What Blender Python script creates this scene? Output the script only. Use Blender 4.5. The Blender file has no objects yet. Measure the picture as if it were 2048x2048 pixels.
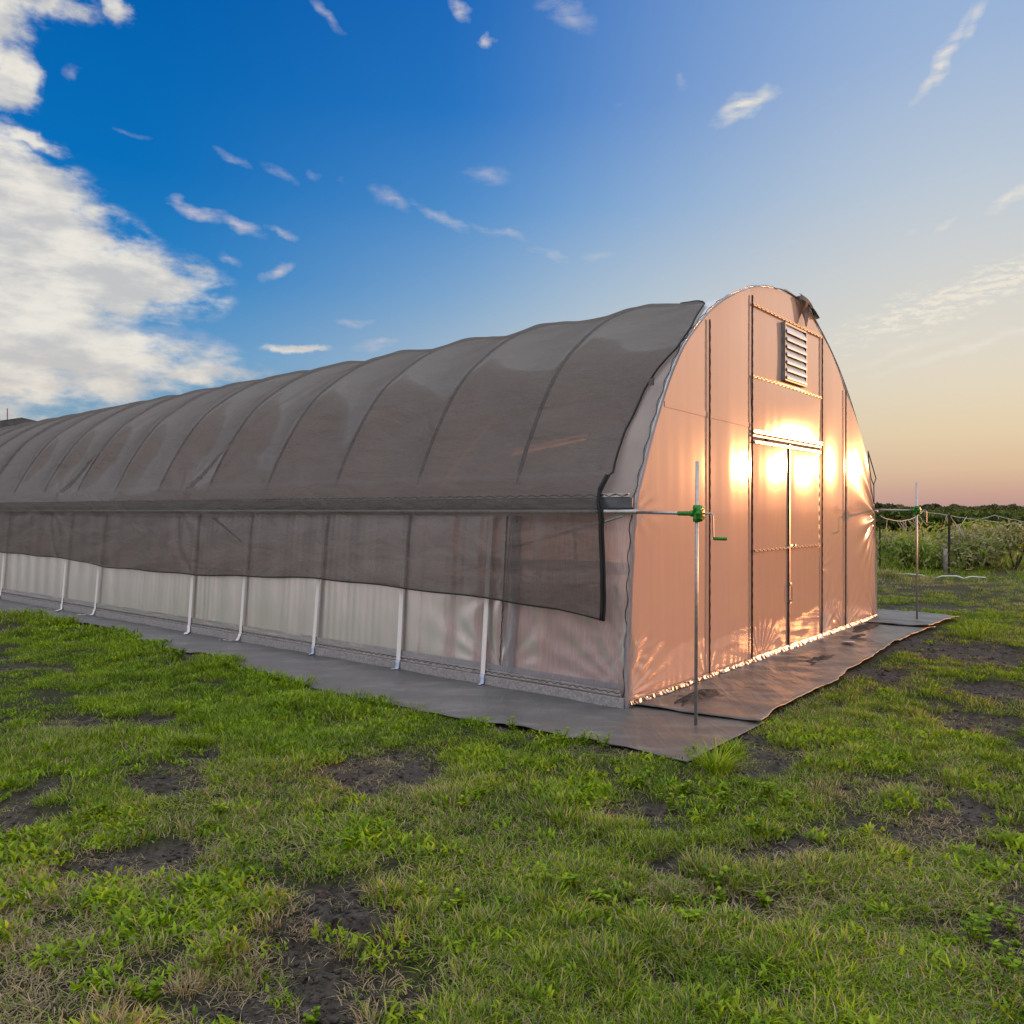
import bpy, bmesh, math, random
import numpy as np
from mathutils import Vector, Matrix
random.seed(7); rng = np.random.default_rng(7)
PI = math.pi
S = bpy.context.scene
COL = S.collection
def srgb(r, g, b):
    return tuple(((c/255)/12.92 if c/255 <= .04045 else ((c/255+.055)/1.055)**2.4) for c in (r, g, b))

# ------------------------------------------------------------------ camera
H = 1.55; F = 1643.9
cd = bpy.data.cameras.new('camera'); cam = bpy.data.objects.new('camera', cd); COL.objects.link(cam)
cd.sensor_width = 36; cd.lens = 36*F/2048; cd.clip_start = .05; cd.clip_end = 8000
cam.location = (0, 0, H); cam.rotation_euler = (PI/2-math.radians(.138), 0, 0)
S.camera = cam
# ------------------------------------------------------------------ view / cycles
S.view_settings.view_transform = 'Standard'; S.view_settings.look = 'None'
S.view_settings.exposure = 0.0; S.view_settings.gamma = 1
S.render.engine = 'CYCLES'; cy = S.cycles
cy.use_denoising = True; cy.max_bounces = 8; cy.diffuse_bounces = 3; cy.glossy_bounces = 3
cy.transmission_bounces = 4; cy.transparent_max_bounces = 20; cy.sample_clamp_indirect = 6
cy.caustics_reflective = False; cy.caustics_refractive = False

# ------------------------------------------------------------------ node helpers
class NT:
    def __init__(s, tree): s.t = tree; s.n = tree.nodes; s.l = tree.links
    def new(s, typ, **kw):
        n = s.n.new(typ)
        for k, v in kw.items(): setattr(n, k, v)
        return n
    def put(s, sock, v):
        if v is None: return
        if isinstance(v, bpy.types.NodeSocket): s.l.new(v, sock)
        else:
            if isinstance(v, tuple) and len(v) == 3 and sock.type == 'RGBA': v = (*v, 1)
            sock.default_value = v
    def math(s, op, a, b=None, c=None, clamp=False):
        n = s.new('ShaderNodeMath', operation=op, use_clamp=clamp)
        s.put(n.inputs[0], a); s.put(n.inputs[1], b) if b is not None else None
        if c is not None: s.put(n.inputs[2], c)
        return n.outputs[0]
    def vec(s, op, a, b=None, scale=None):
        n = s.new('ShaderNodeVectorMath', operation=op); s.put(n.inputs[0], a)
        if b is not None: s.put(n.inputs[1], b)
        if scale is not None: s.put(n.inputs['Scale'], scale)
        return n.outputs[1] if op in ('LENGTH', 'DOT_PRODUCT') else n.outputs[0]
    def noise(s, vec, scale, detail=4, rough=.5, dist=0, col=False):
        n = s.new('ShaderNodeTexNoise'); s.put(n.inputs['Vector'], vec)
        n.inputs['Scale'].default_value = scale; n.inputs['Detail'].default_value = detail
        n.inputs['Roughness'].default_value = rough; n.inputs['Distortion'].default_value = dist
        return n.outputs['Color' if col else 'Fac']
    def mapr(s, v, a, b, c=0., d=1., smooth=False):
        n = s.new('ShaderNodeMapRange'); n.interpolation_type = 'SMOOTHSTEP' if smooth else 'LINEAR'
        s.put(n.inputs[0], v)
        for i, q in zip((1, 2, 3, 4), (a, b, c, d)): s.put(n.inputs[i], q)
        return n.outputs[0]
    def ramp(s, f, stops):
        n = s.new('ShaderNodeValToRGB'); s.put(n.inputs[0], f); e = n.color_ramp.elements
        while len(e) > 1: e.remove(e[-1])
        e[0].position = stops[0][0]; e[0].color = (*stops[0][1], 1)
        for p, c in stops[1:]:
            q = e.new(p); q.color = (*c, 1)
        return n.outputs[0]
    def mix(s, f, a, b, mode='MIX'):
        n = s.new('ShaderNodeMix', data_type='RGBA', blend_type=mode)
        s.put(n.inputs['Factor'], f); s.put(n.inputs[6], a); s.put(n.inputs[7], b)
        return n.outputs[2]
    def mapping(s, v, loc=(0, 0, 0), rot=(0, 0, 0), scale=(1, 1, 1), typ='POINT'):
        n = s.new('ShaderNodeMapping', vector_type=typ); s.put(n.inputs[0], v)
        n.inputs[1].default_value = loc; n.inputs[2].default_value = rot; n.inputs[3].default_value = scale
        return n.outputs[0]
    def bump(s, h, strength=.3, dist=.01, normal=None):
        n = s.new('ShaderNodeBump'); s.put(n.inputs['Height'], h)
        n.inputs['Strength'].default_value = strength; n.inputs['Distance'].default_value = dist
        if normal is not None: s.put(n.inputs['Normal'], normal)
        return n.outputs[0]

# ------------------------------------------------------------------ sun + world
SUN_AZ = math.radians(31.1)          # from +X towards +Y
SUN_EL = math.radians(2.9)
sd = Vector((math.cos(SUN_AZ)*math.cos(SUN_EL), math.sin(SUN_AZ)*math.cos(SUN_EL), math.sin(SUN_EL)))
sl = bpy.data.lights.new('sun', 'SUN'); sl.energy = 4.0; sl.angle = math.radians(.5); sl.color = (1, .37, .12)
so = bpy.data.objects.new('sun', sl); COL.objects.link(so); so.rotation_euler = sd.to_track_quat('Z', 'Y').to_euler()

W = bpy.data.worlds.new('World'); S.world = W; W.use_nodes = True
N = NT(W.node_tree); N.n.clear()
D = N.new('ShaderNodeTexCoord').outputs['Generated']
sep = N.new('ShaderNodeSeparateXYZ'); N.put(sep.inputs[0], D)
X_, Y_, Z_ = sep.outputs
az = N.math('MULTIPLY', N.math('ARCTAN2', X_, Y_), 180/PI)
el = N.math('MULTIPLY', N.math('ARCSINE', N.math('MINIMUM', N.math('MAXIMUM', Z_, -1.), 1.)), 180/PI)
e9 = N.math('DIVIDE', el, 90., clamp=True)
ZEN = (1.08, 1.14, 1.22)  # unseen zenith sky, made brighter to lift the light on the grass
def sky_ramp(st, zen=ZEN): return N.ramp(e9, [(a/90, srgb(*c)) for a, c in st] + [(46/90, tuple(x*.8 for x in zen)), (60/90, tuple(x*1.15 for x in zen)), (1, tuple(x*1.3 for x in zen))])
rA = sky_ramp([(0, (150, 165, 165)), (5, (135, 167, 188)), (10, (95, 155, 202)), (15, (38, 130, 198)), (21, (6, 112, 188)), (33, (0, 92, 172))])
rM = sky_ramp([(0, (196, 176, 165)), (5, (205, 196, 182)), (10, (196, 204, 208)), (14, (160, 188, 212)), (20, (100, 156, 212)), (26, (50, 125, 202)), (33, (32, 110, 192))])
rB = sky_ramp([(0, (186, 150, 146)), (1.0, (204, 164, 148)), (2.5, (222, 190, 158)), (4.8, (231, 209, 174)), (7.5, (230, 217, 193)), (10.5, (224, 218, 205)), (15, (210, 212, 211)), (20, (188, 202, 217)), (27, (158, 183, 218)), (33, (142, 174, 216))])
rS = N.ramp(e9, [(0, (1.1, .62, .40)), (4/90, (1.8, 1.2, .74)), (12/90, (2.1, 1.7, 1.3)), (30/90, (.62, .68, .78)), (60/90, tuple(x*1.15 for x in ZEN)), (1, tuple(x*1.3 for x in ZEN))])
rK = N.ramp(e9, [(0, (.70, .55, .56)), (8/90, (1.0, .84, .84)), (25/90, (1.0, .92, .95)), (60/90, tuple(x*1.15 for x in ZEN)), (1, tuple(x*1.3 for x in ZEN))])  # unseen sky behind the camera, brightened to lift side wall and grass
sky = N.mix(N.mapr(az, -26., 12., smooth=True), rA, rM)
sky = N.mix(N.mapr(az, -6., 31., smooth=True), sky, rB)
sky = N.mix(N.mapr(az, 34., 57., smooth=True), sky, rS)
sky = N.mix(N.mapr(az, 70., 115., smooth=True), sky, rK)
sky = N.mix(N.mapr(az, -42., -100., smooth=True), sky, rK)
nis = N.new('ShaderNodeTexSky', sky_type='NISHITA'); nis.sun_disc = False; nis.sun_elevation = SUN_EL
nis.sun_rotation = PI/2 - SUN_AZ
sky = N.mix(.03, sky, N.vec('SCALE', nis.outputs[0], scale=.05))

def px2ae(x, y):      # photo direction -> azimuth / elevation in degrees
    u, v = (x*1.06-1024)/F, (1020-y*1.06)/F
    return math.degrees(math.atan2(u, 1)), math.degrees(math.atan2(v, math.hypot(u, 1)))
cmb = N.new('ShaderNodeCombineXYZ'); N.put(cmb.inputs[0], az); N.put(cmb.inputs[1], el)
P0 = cmb.outputs[0]
# domain distortion for ragged edges
d1 = N.vec('SUBTRACT', N.noise(P0, .16, 4, .55, col=True), (.5, .5, .5))
d2 = N.vec('SUBTRACT', N.noise(P0, .9, 3, .6, col=True), (.5, .5, .5))
P1 = N.vec('ADD', P0, N.vec('MULTIPLY', d1, (3.4, 2.2, 0)))
P1 = N.vec('ADD', P1, N.vec('MULTIPLY', d2, (1.3, .8, 0)))
d3 = N.vec('SUBTRACT', N.noise(P0, .45, 3, .6, col=True), (.5, .5, .5))
P2 = N.vec('ADD', P0, N.vec('MULTIPLY', d3, (2.0, 1.3, 0)))
def blobs(P, lst, power=False):
    acc = None
    for cx, cy_, rx, ry, rot, st in lst:
        a, e = px2ae(cx, cy_); a2, _ = px2ae(cx+rx*math.cos(math.radians(rot)), cy_); _, e2 = px2ae(cx, cy_-10)
        k = (e2-e)/10
        m = N.mapping(P, (a, e, 0), (0, 0, math.radians(rot)), (max(rx*k, .2), max(ry*k, .1), 1), 'TEXTURE')
        v = N.mapr(N.vec('LENGTH', m), 1.0, .0, 0., st, smooth=False)
        acc = v if acc is None else N.math('MAXIMUM', acc, v)
    return acc
big = [(40, 400, 330, 170, -28, 1.5), (150, 520, 330, 110, 0, 1.5), (30, 640, 520, 95, -4, 1.3), (60, 720, 450, 55, 2, .9), (-40, 560, 380, 320, 0, 1.5),
       (20, 145, 78, 110, -22, 1.3), (-60, 60, 160, 190, 0, 1.3), (100, 12, 150, 42, 6, .8), (60, 258, 130, 24, -8, .9),
       (225, 18, 45, 30, -30, .75),  (560, 664, 110, 14, 2, .95), (365, 700, 180, 30, 0, .9)]
wisp = [(372, 402, 75, 16, -10, 1.2), (338, 385, 22, 22, 40, 1.0), (450, 425, 70, 17, -18, 1.2), (530, 443, 50, 11, -14, 1.0), (526, 514, 55, 15, 27, 1.25), (436, 490, 34, 15, -28, .7), (300, 470, 90, 18, -10, .5), (360, 640, 140, 30, -8, .7),
        (922, 78, 20, 17, 30, 1.0), (868, 22, 48, 22, -45, .9), (620, 30, 62, 20, -38, .85), (1070, 25, 105, 45, -20, .55),
        (1402, 200, 92, 30, 16, 1.35), (1780, 108, 125, 20, 50, 1.05), (1835, 45, 60, 20, 55, .75), (1288, 148, 25, 40, 0, .35), (920, 330, 75, 32, 0, .45),
        (440, 298, 60, 12, -24, .55), (530, 332, 55, 15, -20, .55), (598, 336, 20, 18, 0, .45), (645, 340, 16, 14, 0, .4), (735, 375, 75, 22, -24, .6), (830, 412, 100, 16, -25, .6),
        (940, 440, 90, 12, -10, .5), (1035, 480, 50, 15, -18, .55), (1130, 482, 60, 14, 8, .3), (670, 608, 50, 9, 2, .75), (710, 652, 60, 16, 8, .85), (1905, 372, 62, 20, 25, 1.15), (1780, 420, 38, 11, 22, .7), (1712, 438, 22, 10, 0, .5),
        (136, 133, 26, 14, 25, .5), (245, 250, 50, 8, 0, .4), (1165, 205, 45, 20, 0, .18), (1870, 640, 300, 14, 14, .95), (1700, 665, 200, 12, 15, .7), (1850, 770, 200, 8, 3, .2)]
band = [(1760, 580, 300, 62, 17, .95), (1900, 530, 220, 60, 14, 1.0), (1620, 625, 140, 40, 20, .55)]
n1 = N.noise(N.vec('MULTIPLY', P0, (1, 2.2, 1)), .33, 7, .58)
n2 = N.noise(N.mapping(P0, rot=(0, 0, math.radians(-18)), scale=(.6, 2.2, 1)), .8, 6, .6)
n3 = N.noise(N.mapping(P0, rot=(0, 0, math.radians(-16)), scale=(.7, 2.6, 1)), 1.3, 5, .68, .4)
bm = blobs(P1, big)
cb = N.math('ADD', bm, N.math('MULTIPLY', N.mapr(n1, .3, .7, -.40, .26), N.mapr(bm, .0, .25)))
cb = N.mapr(cb, .04, .70, smooth=True)
cw = N.math('MULTIPLY', blobs(P2, wisp), N.mapr(n2, .34, .66, .3, 1.15))
cw = N.mapr(cw, .08, 1.05, 0., 1.)
cn = N.math('MULTIPLY', blobs(P2, band), N.mapr(n3, .4, .68, 0., 1.5))
cn = N.mapr(cn, .1, .8, 0., .85, smooth=True)
# cloud colours: creamy grey-white, a bit peach low down
shade = N.noise(N.vec('MULTIPLY', N.vec('ADD', P0, (0, .8, 0)), (1, 2.6, 1)), .22, 6, .58)
ccol = N.mix(N.mapr(shade, .36, .66, smooth=True), srgb(196, 197, 198), srgb(236, 231, 221))
ccol = N.mix(N.mapr(el, 11., 3., 0., .45), ccol, srgb(214, 192, 170))
wcol = N.mix(N.mapr(az, -12., 12.), srgb(190, 190, 205), srgb(232, 226, 214))
sky = N.mix(N.math('MULTIPLY', cb, .97), sky, ccol)
sky = N.mix(N.math('MULTIPLY', cw, .92), sky, wcol)
sky = N.mix(cn, sky, srgb(238, 230, 214))
bg = N.new('ShaderNodeBackground'); bg.inputs[1].default_value = .1
N.put(bg.inputs[0], N.vec('SCALE', sky, scale=10.))
wo = N.new('ShaderNodeOutputWorld'); N.l.new(bg.outputs[0], wo.inputs[0])
W.cycles.sampling_method = 'MANUAL'; W.cycles.sample_map_resolution = 1024

# ------------------------------------------------------------------ mesh helpers
class MB:
    """collects boxes, tubes and sheets for ONE mesh object"""
    def __init__(s): s.v = []; s.f = []
    def add(s, vs, fs):
        o = len(s.v); s.v += [tuple(map(float, v)) for v in vs]; s.f += [tuple(i+o for i in f) for f in fs]
    def box(s, lo, hi):
        x0, y0, z0 = lo; x1, y1, z1 = hi
        s.add([(x0, y0, z0), (x1, y0, z0), (x1, y1, z0), (x0, y1, z0), (x0, y0, z1), (x1, y0, z1), (x1, y1, z1), (x0, y1, z1)],
              [(0, 3, 2, 1), (4, 5, 6, 7), (0, 1, 5, 4), (1, 2, 6, 5), (2, 3, 7, 6), (3, 0, 4, 7)])
    def tube(s, pts, r, n=8, cap=True):
        pts = [Vector(p) for p in pts]; rings = []
        rr = r if isinstance(r, (list, tuple)) else [r]*len(pts)
        up = None
        for i, p in enumerate(pts):
            d = (pts[min(i+1, len(pts)-1)] - pts[max(i-1, 0)]).normalized()
            if up is None: up = Vector((0, 0, 1)) if abs(d.z) < .9 else Vector((1, 0, 0))
            u = (up - d*up.dot(d)); u = u.normalized() if u.length > 1e-6 else d.orthogonal().normalized()
            up = u; w = d.cross(u)
            rings.append([p + (u*math.cos(2*PI*k/n) + w*math.sin(2*PI*k/n))*rr[i] for k in range(n)])
        vs = [v for r_ in rings for v in r_]; fs = []
        for i in range(len(pts)-1):
            for k in range(n):
                fs.append((i*n+k, i*n+(k+1) % n, (i+1)*n+(k+1) % n, (i+1)*n+k))
        if cap: fs.append(tuple(range(n))[::-1]); fs.append(tuple((len(pts)-1)*n+k for k in range(n)))
        s.add(vs, fs)
    def lathe(s, c, axis, prof, n=16, lobes=0, amp=0):
        """prof: list of (along, radius) about axis through c"""
        a = Vector(axis).normalized(); u = a.orthogonal().normalized(); w = a.cross(u); c = Vector(c)
        vs = []; fs = []
        for t, r in prof:
            for k in range(n):
                th = 2*PI*k/n; q = r*(1+amp*math.cos(lobes*th)) if lobes else r
                vs.append(c + a*t + (u*math.cos(th)+w*math.sin(th))*q)
        for i in range(len(prof)-1):
            for k in range(n): fs.append((i*n+k, i*n+(k+1) % n, (i+1)*n+(k+1) % n, (i+1)*n+k))
        fs.append(tuple(range(n))[::-1]); fs.append(tuple((len(prof)-1)*n+k for k in range(n)))
        s.add(vs, fs)
    def sheet(s, G, mask=None):
        """G: array (m,n,3)"""
        m, n = G.shape[:2]; o = len(s.v); s.v += [tuple(p) for p in G.reshape(-1, 3).tolist()]
        for i in range(m-1):
            for j in range(n-1):
                if mask is not None and mask[i, j]: continue
                s.f.append((o+i*n+j, o+(i+1)*n+j, o+(i+1)*n+j+1, o+i*n+j+1))
    def build(s, name, mat, parent=None, smooth=False, bevel=0, solid=0):
        me = bpy.data.meshes.new(name); me.from_pydata(s.v, [], s.f); me.validate(); me.update()
        if smooth: me.polygons.foreach_set('use_smooth', [True]*len(me.polygons))
        o = bpy.data.objects.new(name, me); COL.objects.link(o); me.materials.append(mat)
        if parent: o.parent = parent
        if bevel:
            b = o.modifiers.new('b', 'BEVEL'); b.width = bevel; b.segments = 2; b.limit_method = 'ANGLE'
        if solid:
            b = o.modifiers.new('s', 'SOLIDIFY'); b.thickness = solid; b.offset = 0
        return o
def np_mesh(name, V, Fq, mat, parent=None, attrs=None, smooth=False):
    me = bpy.data.meshes.new(name); V = np.asarray(V, np.float32); Fq = np.asarray(Fq, np.int32); k = Fq.shape[1]
    me.vertices.add(len(V)); me.vertices.foreach_set('co', V.ravel())
    me.loops.add(Fq.size); me.loops.foreach_set('vertex_index', Fq.ravel())
    me.polygons.add(len(Fq)); me.polygons.foreach_set('loop_start', np.arange(0, Fq.size, k, dtype=np.int32))
    me.update(calc_edges=True)
    if smooth: me.polygons.foreach_set('use_smooth', np.ones(len(Fq), bool))
    for nm, arr in (attrs or {}).items():
        a = me.attributes.new(nm, 'FLOAT', 'POINT'); a.data.foreach_set('value', np.asarray(arr, np.float32))
    me.materials.append(mat)
    o = bpy.data.objects.new(name, me)
    if parent is not False: COL.objects.link(o)
    if parent: o.parent = parent
    return o
def tag(o, label=None, cat=None, group=None, kind=None):
    if label: o['label'] = label
    if cat: o['category'] = cat
    if group: o['group'] = group
    if kind: o['kind'] = kind
    return o
def empty(name, loc, rz=0):
    o = bpy.data.objects.new(name, None); COL.objects.link(o); o.location = loc; o.rotation_euler = (0, 0, rz); o.empty_display_size = .2
    return o

# ------------------------------------------------------------------ materials
def mat(name):
    m = bpy.data.materials.new(name); m.use_nodes = True; n = NT(m.node_tree); n.n.clear()
    out = n.new('ShaderNodeOutputMaterial'); return m, n, out
def principled(name, col, rough=.5, metal=0, var=.12, scale=12, bump=.15, spec=.5, stretch=(1, 1, 1), col2=None):
    m, n, out = mat(name)
    p = n.new('ShaderNodeBsdfPrincipled'); co = n.new('ShaderNodeTexCoord').outputs['Object']
    nz = n.noise(n.mapping(co, scale=stretch), scale, 5, .6)
    c2 = col2 or tuple(min(1, c*(1+var*2)) for c in col); c1 = tuple(c*(1-var*2) for c in col)
    n.put(p.inputs['Base Color'], n.mix(n.mapr(nz, .3, .7), c1, c2))
    n.put(p.inputs['Roughness'], n.mapr(nz, .3, .7, rough*.85, min(1, rough*1.15)))
    p.inputs['Metallic'].default_value = metal; p.inputs['Specular IOR Level'].default_value = spec
    if bump: n.put(p.inputs['Normal'], n.bump(nz, bump, .004))
    n.l.new(p.outputs[0], out.inputs[0]); return m

def film(name, col, transp, transl, gloss_r=.12, broad_r=.5, streak=(6, 6, .6), bumpd=.004, ior=1.5, broad=.6, dirt=.15, spec_pts=True):
    """thin translucent greenhouse polythene"""
    m, n, out = mat(name)
    co = n.new('ShaderNodeTexCoord').outputs['Object']
    st = n.noise(n.mapping(co, scale=streak), 3, 6, .6)
    big_ = n.noise(co, .8, 3, .5)
    fine = n.noise(n.mapping(co, scale=(1, 1, .25)), 60, 3, .6)
    hgt = n.math('ADD', n.math('MULTIPLY', st, 1.), n.math('MULTIPLY', fine, .05))
    nb = n.bump(hgt, 1., bumpd); nb2 = n.bump(hgt, 1., bumpd*.4)
    c = n.mix(n.mapr(st, .35, .7), tuple(q*(1-dirt) for q in col), col)
    df = n.new('ShaderNodeBsdfDiffuse'); n.put(df.inputs[0], c); n.put(df.inputs['Normal'], nb2)
    tl = n.new('ShaderNodeBsdfTranslucent'); n.put(tl.inputs[0], c)
    tp = n.new('ShaderNodeBsdfTransparent'); tp.inputs[0].default_value = (1, 1, 1, 1)
    g1 = n.new('ShaderNodeBsdfGlossy'); n.put(g1.inputs['Roughness'], gloss_r); n.put(g1.inputs['Normal'], nb)
    g2 = n.new('ShaderNodeBsdfGlossy'); n.put(g2.inputs['Roughness'], broad_r); n.put(g2.inputs['Normal'], nb)
    def ms(f, a, b):
        q = n.new('ShaderNodeMixShader'); n.put(q.inputs[0], f); n.l.new(a.outputs[0], q.inputs[1]); n.l.new(b.outputs[0], q.inputs[2]); return q
    body = ms(transl, df, tl)
    body = ms(n.mapr(big_, .35, .65, transp*.75, transp*1.25), body, tp)
    gl = ms(broad, g1, g2)
    fr = n.new('ShaderNodeFresnel'); fr.inputs[0].default_value = ior; n.put(fr.inputs['Normal'], nb2)
    a = ms(fr.outputs[0], body, gl)
    n.l.new(a.outputs[0], out.inputs[0]); return m
M = {}
M['end_film'] = film('end_film', (.72, .465, .36), .0, .22, .062, .18, streak=(5, 5, .35), bumpd=.0002, ior=1.62, broad=.07, dirt=.05)  # film itself is white; warm sunlight tint is put into the base colour
M['door_film'] = film('door_film', (.70, .43, .325), .0, .22, .058, .17, streak=(4, 4, .5), bumpd=.0003, ior=1.62, broad=.07, dirt=.06)  # same sunlight tint put into the colour of the white door film
M['side_film'] = film('side_film', (.90, .70, .685), .20, .42, .22, .5, streak=(22, 22, .35), bumpd=.002, dirt=.24)
M['roof_film'] = film('roof_film', (.66, .60, .57), .0, .45, .5, .6, streak=(1, 1, 1), bumpd=.001, ior=1.08)
M['hem_film'] = film('hem_film', (.24, .165, .135), .4, .35, .45, .6, streak=(20, 20, 2), bumpd=.004, ior=1.12)
M['dull'] = principled('dull', (.34, .27, .245), .6, .1, .15, 30, .1)
M['hip'] = principled('hip', (.10, .12, .14), .28, .2, .2, 9, .1, stretch=(1, .3, 1), spec=.8)
M['flap_film'] = film('flap_film', (.42, .46, .54), .40, .4, .18, .4, streak=(20, 20, 2), bumpd=.01, ior=1.4)
M['galv'] = principled('galv', (.42, .43, .44), .42, .85, .1, 30, .1)
M['bow'] = principled('bow', (.05, .055, .06), .5, .4, .1, 30, .1)
M['alu'] = principled('alu', (.6, .6, .62), .35, .9, .1, 25, .1)
M['dark_wire'] = principled('dark_wire', (.04, .04, .045), .45, .2, .2, 40, 0)
M['wire'] = principled('wire', (.35, .34, .34), .3, .9, .2, 40, 0)
M['seam'] = principled('seam', (.12, .10, .12), .35, .7, .2, 20, .1)
M['board'] = principled('board', (.30, .30, .31), .6, 0, .2, 8, .3, stretch=(1, 6, 6))
M['strap'] = principled('strap', (.80, .79, .80), .55, 0, .06, 60, .2, stretch=(8, 8, .5))
M['strap_tail'] = principled('strap_tail', (.45, .55, .72), .55, 0, .1, 60, .2)
M['green'] = principled('green', (.012, .20, .012), .38, 0, .15, 25, .1)
M['yellow'] = principled('yellow', (.30, .24, .02), .4, 0, .2, 40, .1)
M['louvre'] = principled('louvre', (.66, .76, .86), .4, 0, .05, 20, .05)  # blue of the reflected sky is put into the slat colour
M['housing'] = principled('housing', (.22, .25, .27), .45, .5, .15, 14, .1)
M['rust'] = principled('rust', (.05, .032, .028), .8, .2, .3, 30, .3)
M['twine'] = principled('twine', (.50, .47, .40), .8, 0, .15, 30, .1)
M['pvc'] = principled('pvc', (.7, .72, .74), .4, 0, .1, 6, .1)
M['grey_post'] = principled('grey_post', (.28, .27, .27), .8, 0, .2, 20, .3)
M['dark_roof'] = principled('dark_roof', (.10, .10, .11), .6, .3, .2, 3, .1)
M['lid'] = principled('lid', (.6, .6, .62), .4, 0, .1, 20, .1)
M['bench'] = principled('bench', (.10, .08, .07), .8, 0, .2, 10, .2)
M['cord'] = principled('cord', (.012, .012, .013), .8, 0, .2, 30, 0)
M['bark'] = principled('bark', (.07, .05, .04), .9, 0, .3, 20, .5)

# shade cloth: knitted dark mesh, see-through
m, n, out = mat('shade_cloth'); M['cloth'] = m
co = n.new('ShaderNodeTexCoord').outputs['Object']
weave = n.noise(n.mapping(co, scale=(3, .5, 14)), 22, 2, .6)
fold = n.noise(n.mapping(co, rot=(.5, 0, 0), scale=(1.2, .9, 2.6)), 1.5, 6, .6, .8)
tone = n.noise(co, .9, 3, .5)
c = n.mix(n.mapr(weave, .3, .7), (.132, .118, .108), (.182, .163, .149))
c = n.mix(n.mapr(tone, .35, .65, 0., .35), c, (.13, .115, .104))
df = n.new('ShaderNodeBsdfDiffuse'); n.put(df.inputs[0], c)
nb = n.bump(n.math('ADD', fold, n.math('MULTIPLY', weave, .01)), 1., .07); n.put(df.inputs['Normal'], nb)
tl = n.new('ShaderNodeBsdfTranslucent'); n.put(tl.inputs[0], (.22, .165, .14)); tp = n.new('ShaderNodeBsdfTransparent')
gl = n.new('ShaderNodeBsdfGlossy'); n.put(gl.inputs[0], (.5, .5, .52)); n.put(gl.inputs['Roughness'], .55); n.put(gl.inputs['Normal'], nb)
def msh(n, f, a, b):
    q = n.new('ShaderNodeMixShader'); n.put(q.inputs[0], f); n.l.new(a.outputs[0], q.inputs[1]); n.l.new(b.outputs[0], q.inputs[2]); return q
lw = n.new('ShaderNodeLayerWeight'); lw.inputs[0].default_value = .35
tr = n.math('MULTIPLY', n.mapr(lw.outputs['Facing'], 0., 1., .47, .05), n.mapr(weave, .3, .7, 1.1, .9))
a = msh(n, .3, df, tl); a = msh(n, .06, a, gl); a = msh(n, tr, a, tp); n.l.new(a.outputs[0], out.inputs[0])

# ground-cover fabric
def fabric(name, base, mud, rough, mudamt):
    m, n, out = mat(name); p = n.new('ShaderNodeBsdfPrincipled'); co = n.new('ShaderNodeTexCoord').outputs['Object']
    fine = n.noise(n.mapping(co, scale=(3, 30, 3)), 8, 4, .6); md = n.noise(co, 1.3, 7, .62, .3); sm = n.noise(co, 5.5, 5, .6)
    wr = n.noise(n.mapping(co, rot=(0, 0, .5), scale=(3, .6, 1)), 2.0, 4, .5, 1.0)
    dry = n.noise(n.mapping(co, scale=(.5, 1.5, 1)), 3, 8, .7)
    c = n.mix(n.mapr(fine, .3, .7), tuple(q*.75 for q in base), tuple(q*1.25 for q in base))
    c = n.mix(n.mapr(dry, .48, .66, 0., .7), c, (.20, .19, .18))
    mk = n.mapr(n.math('ADD', n.math('MULTIPLY', md, .75), n.math('MULTIPLY', sm, .25)), .62-mudamt, .70-mudamt, 0., 1., smooth=True)
    c = n.mix(mk, c, mud)
    n.put(p.inputs['Base Color'], c); n.put(p.inputs['Roughness'], n.mapr(mk, 0., 1., rough, rough+.28))
    h = n.math('ADD', n.math('MULTIPLY', wr, 1.), n.math('MULTIPLY', mk, .25)); h = n.math('ADD', h, n.math('MULTIPLY', fine, .06))
    n.put(p.inputs['Normal'], n.bump(h, .8, .018)); n.l.new(p.outputs[0], out.inputs[0]); return m
M['fabric'] = fabric('fabric', (.092, .090, .088), (.14, .125, .112), .42, .0)
M['fabric_mud'] = fabric('fabric_mud', (.092, .082, .076), (.040, .035, .033), .36, .05)

# foliage: per-vertex rnd attribute + per-instance dry attribute
def foliage(name, greens, straw=(.22, .17, .10), inst=True, transl=.35, sc=.6):
    m, n, out = mat(name)
    r = n.new('ShaderNodeAttribute', attribute_name='rnd').outputs['Fac']
    r0 = r
    g = n.ramp(r, [(i/(len(greens)-1), q) for i, q in enumerate(greens)])
    pos = n.new('ShaderNodeNewGeometry').outputs['Position']
    vz = n.noise(pos, sc*2.2, 6, .68)
    g = n.mix(1., g, n.mix(n.mapr(vz, .3, .7), (.52, .60, .60), (1.28, 1.15, 1.0)), 'MULTIPLY')
    if inst:
        dr = n.new('ShaderNodeAttribute', attribute_name='dry', attribute_type='INSTANCER').outputs['Fac']
        r2 = n.new('ShaderNodeAttribute', attribute_name='rnd2').outputs['Fac']
        k = n.mapr(n.math('SUBTRACT', dr, r2), -.06, .06)
        g = n.mix(k, g, n.mix(r, tuple(q*.55 for q in straw), tuple(q*1.25 for q in straw)))
    df = n.new('ShaderNodeBsdfDiffuse'); n.put(df.inputs[0], g)
    tl = n.new('ShaderNodeBsdfTranslucent'); n.put(tl.inputs[0], n.mix(1., g, (1.25, 1.2, .7), 'MULTIPLY'))
    gl = n.new('ShaderNodeBsdfGlossy'); n.put(gl.inputs['Roughness'], .5)
    a = msh(n, transl, df, tl); a = msh(n, .025, a, gl); n.l.new(a.outputs[0], out.inputs[0]); return m
M['grass'] = foliage('grass', [(.042, .098, .002), (.125, .245, .003), (.26, .42, .006), (.41, .56, .02)], straw=(.42, .34, .21))
M['weed'] = foliage('weed', [(.08, .17, .006), (.19, .34, .010), (.34, .50, .022)], inst=False, transl=.3, sc=3)
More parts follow.
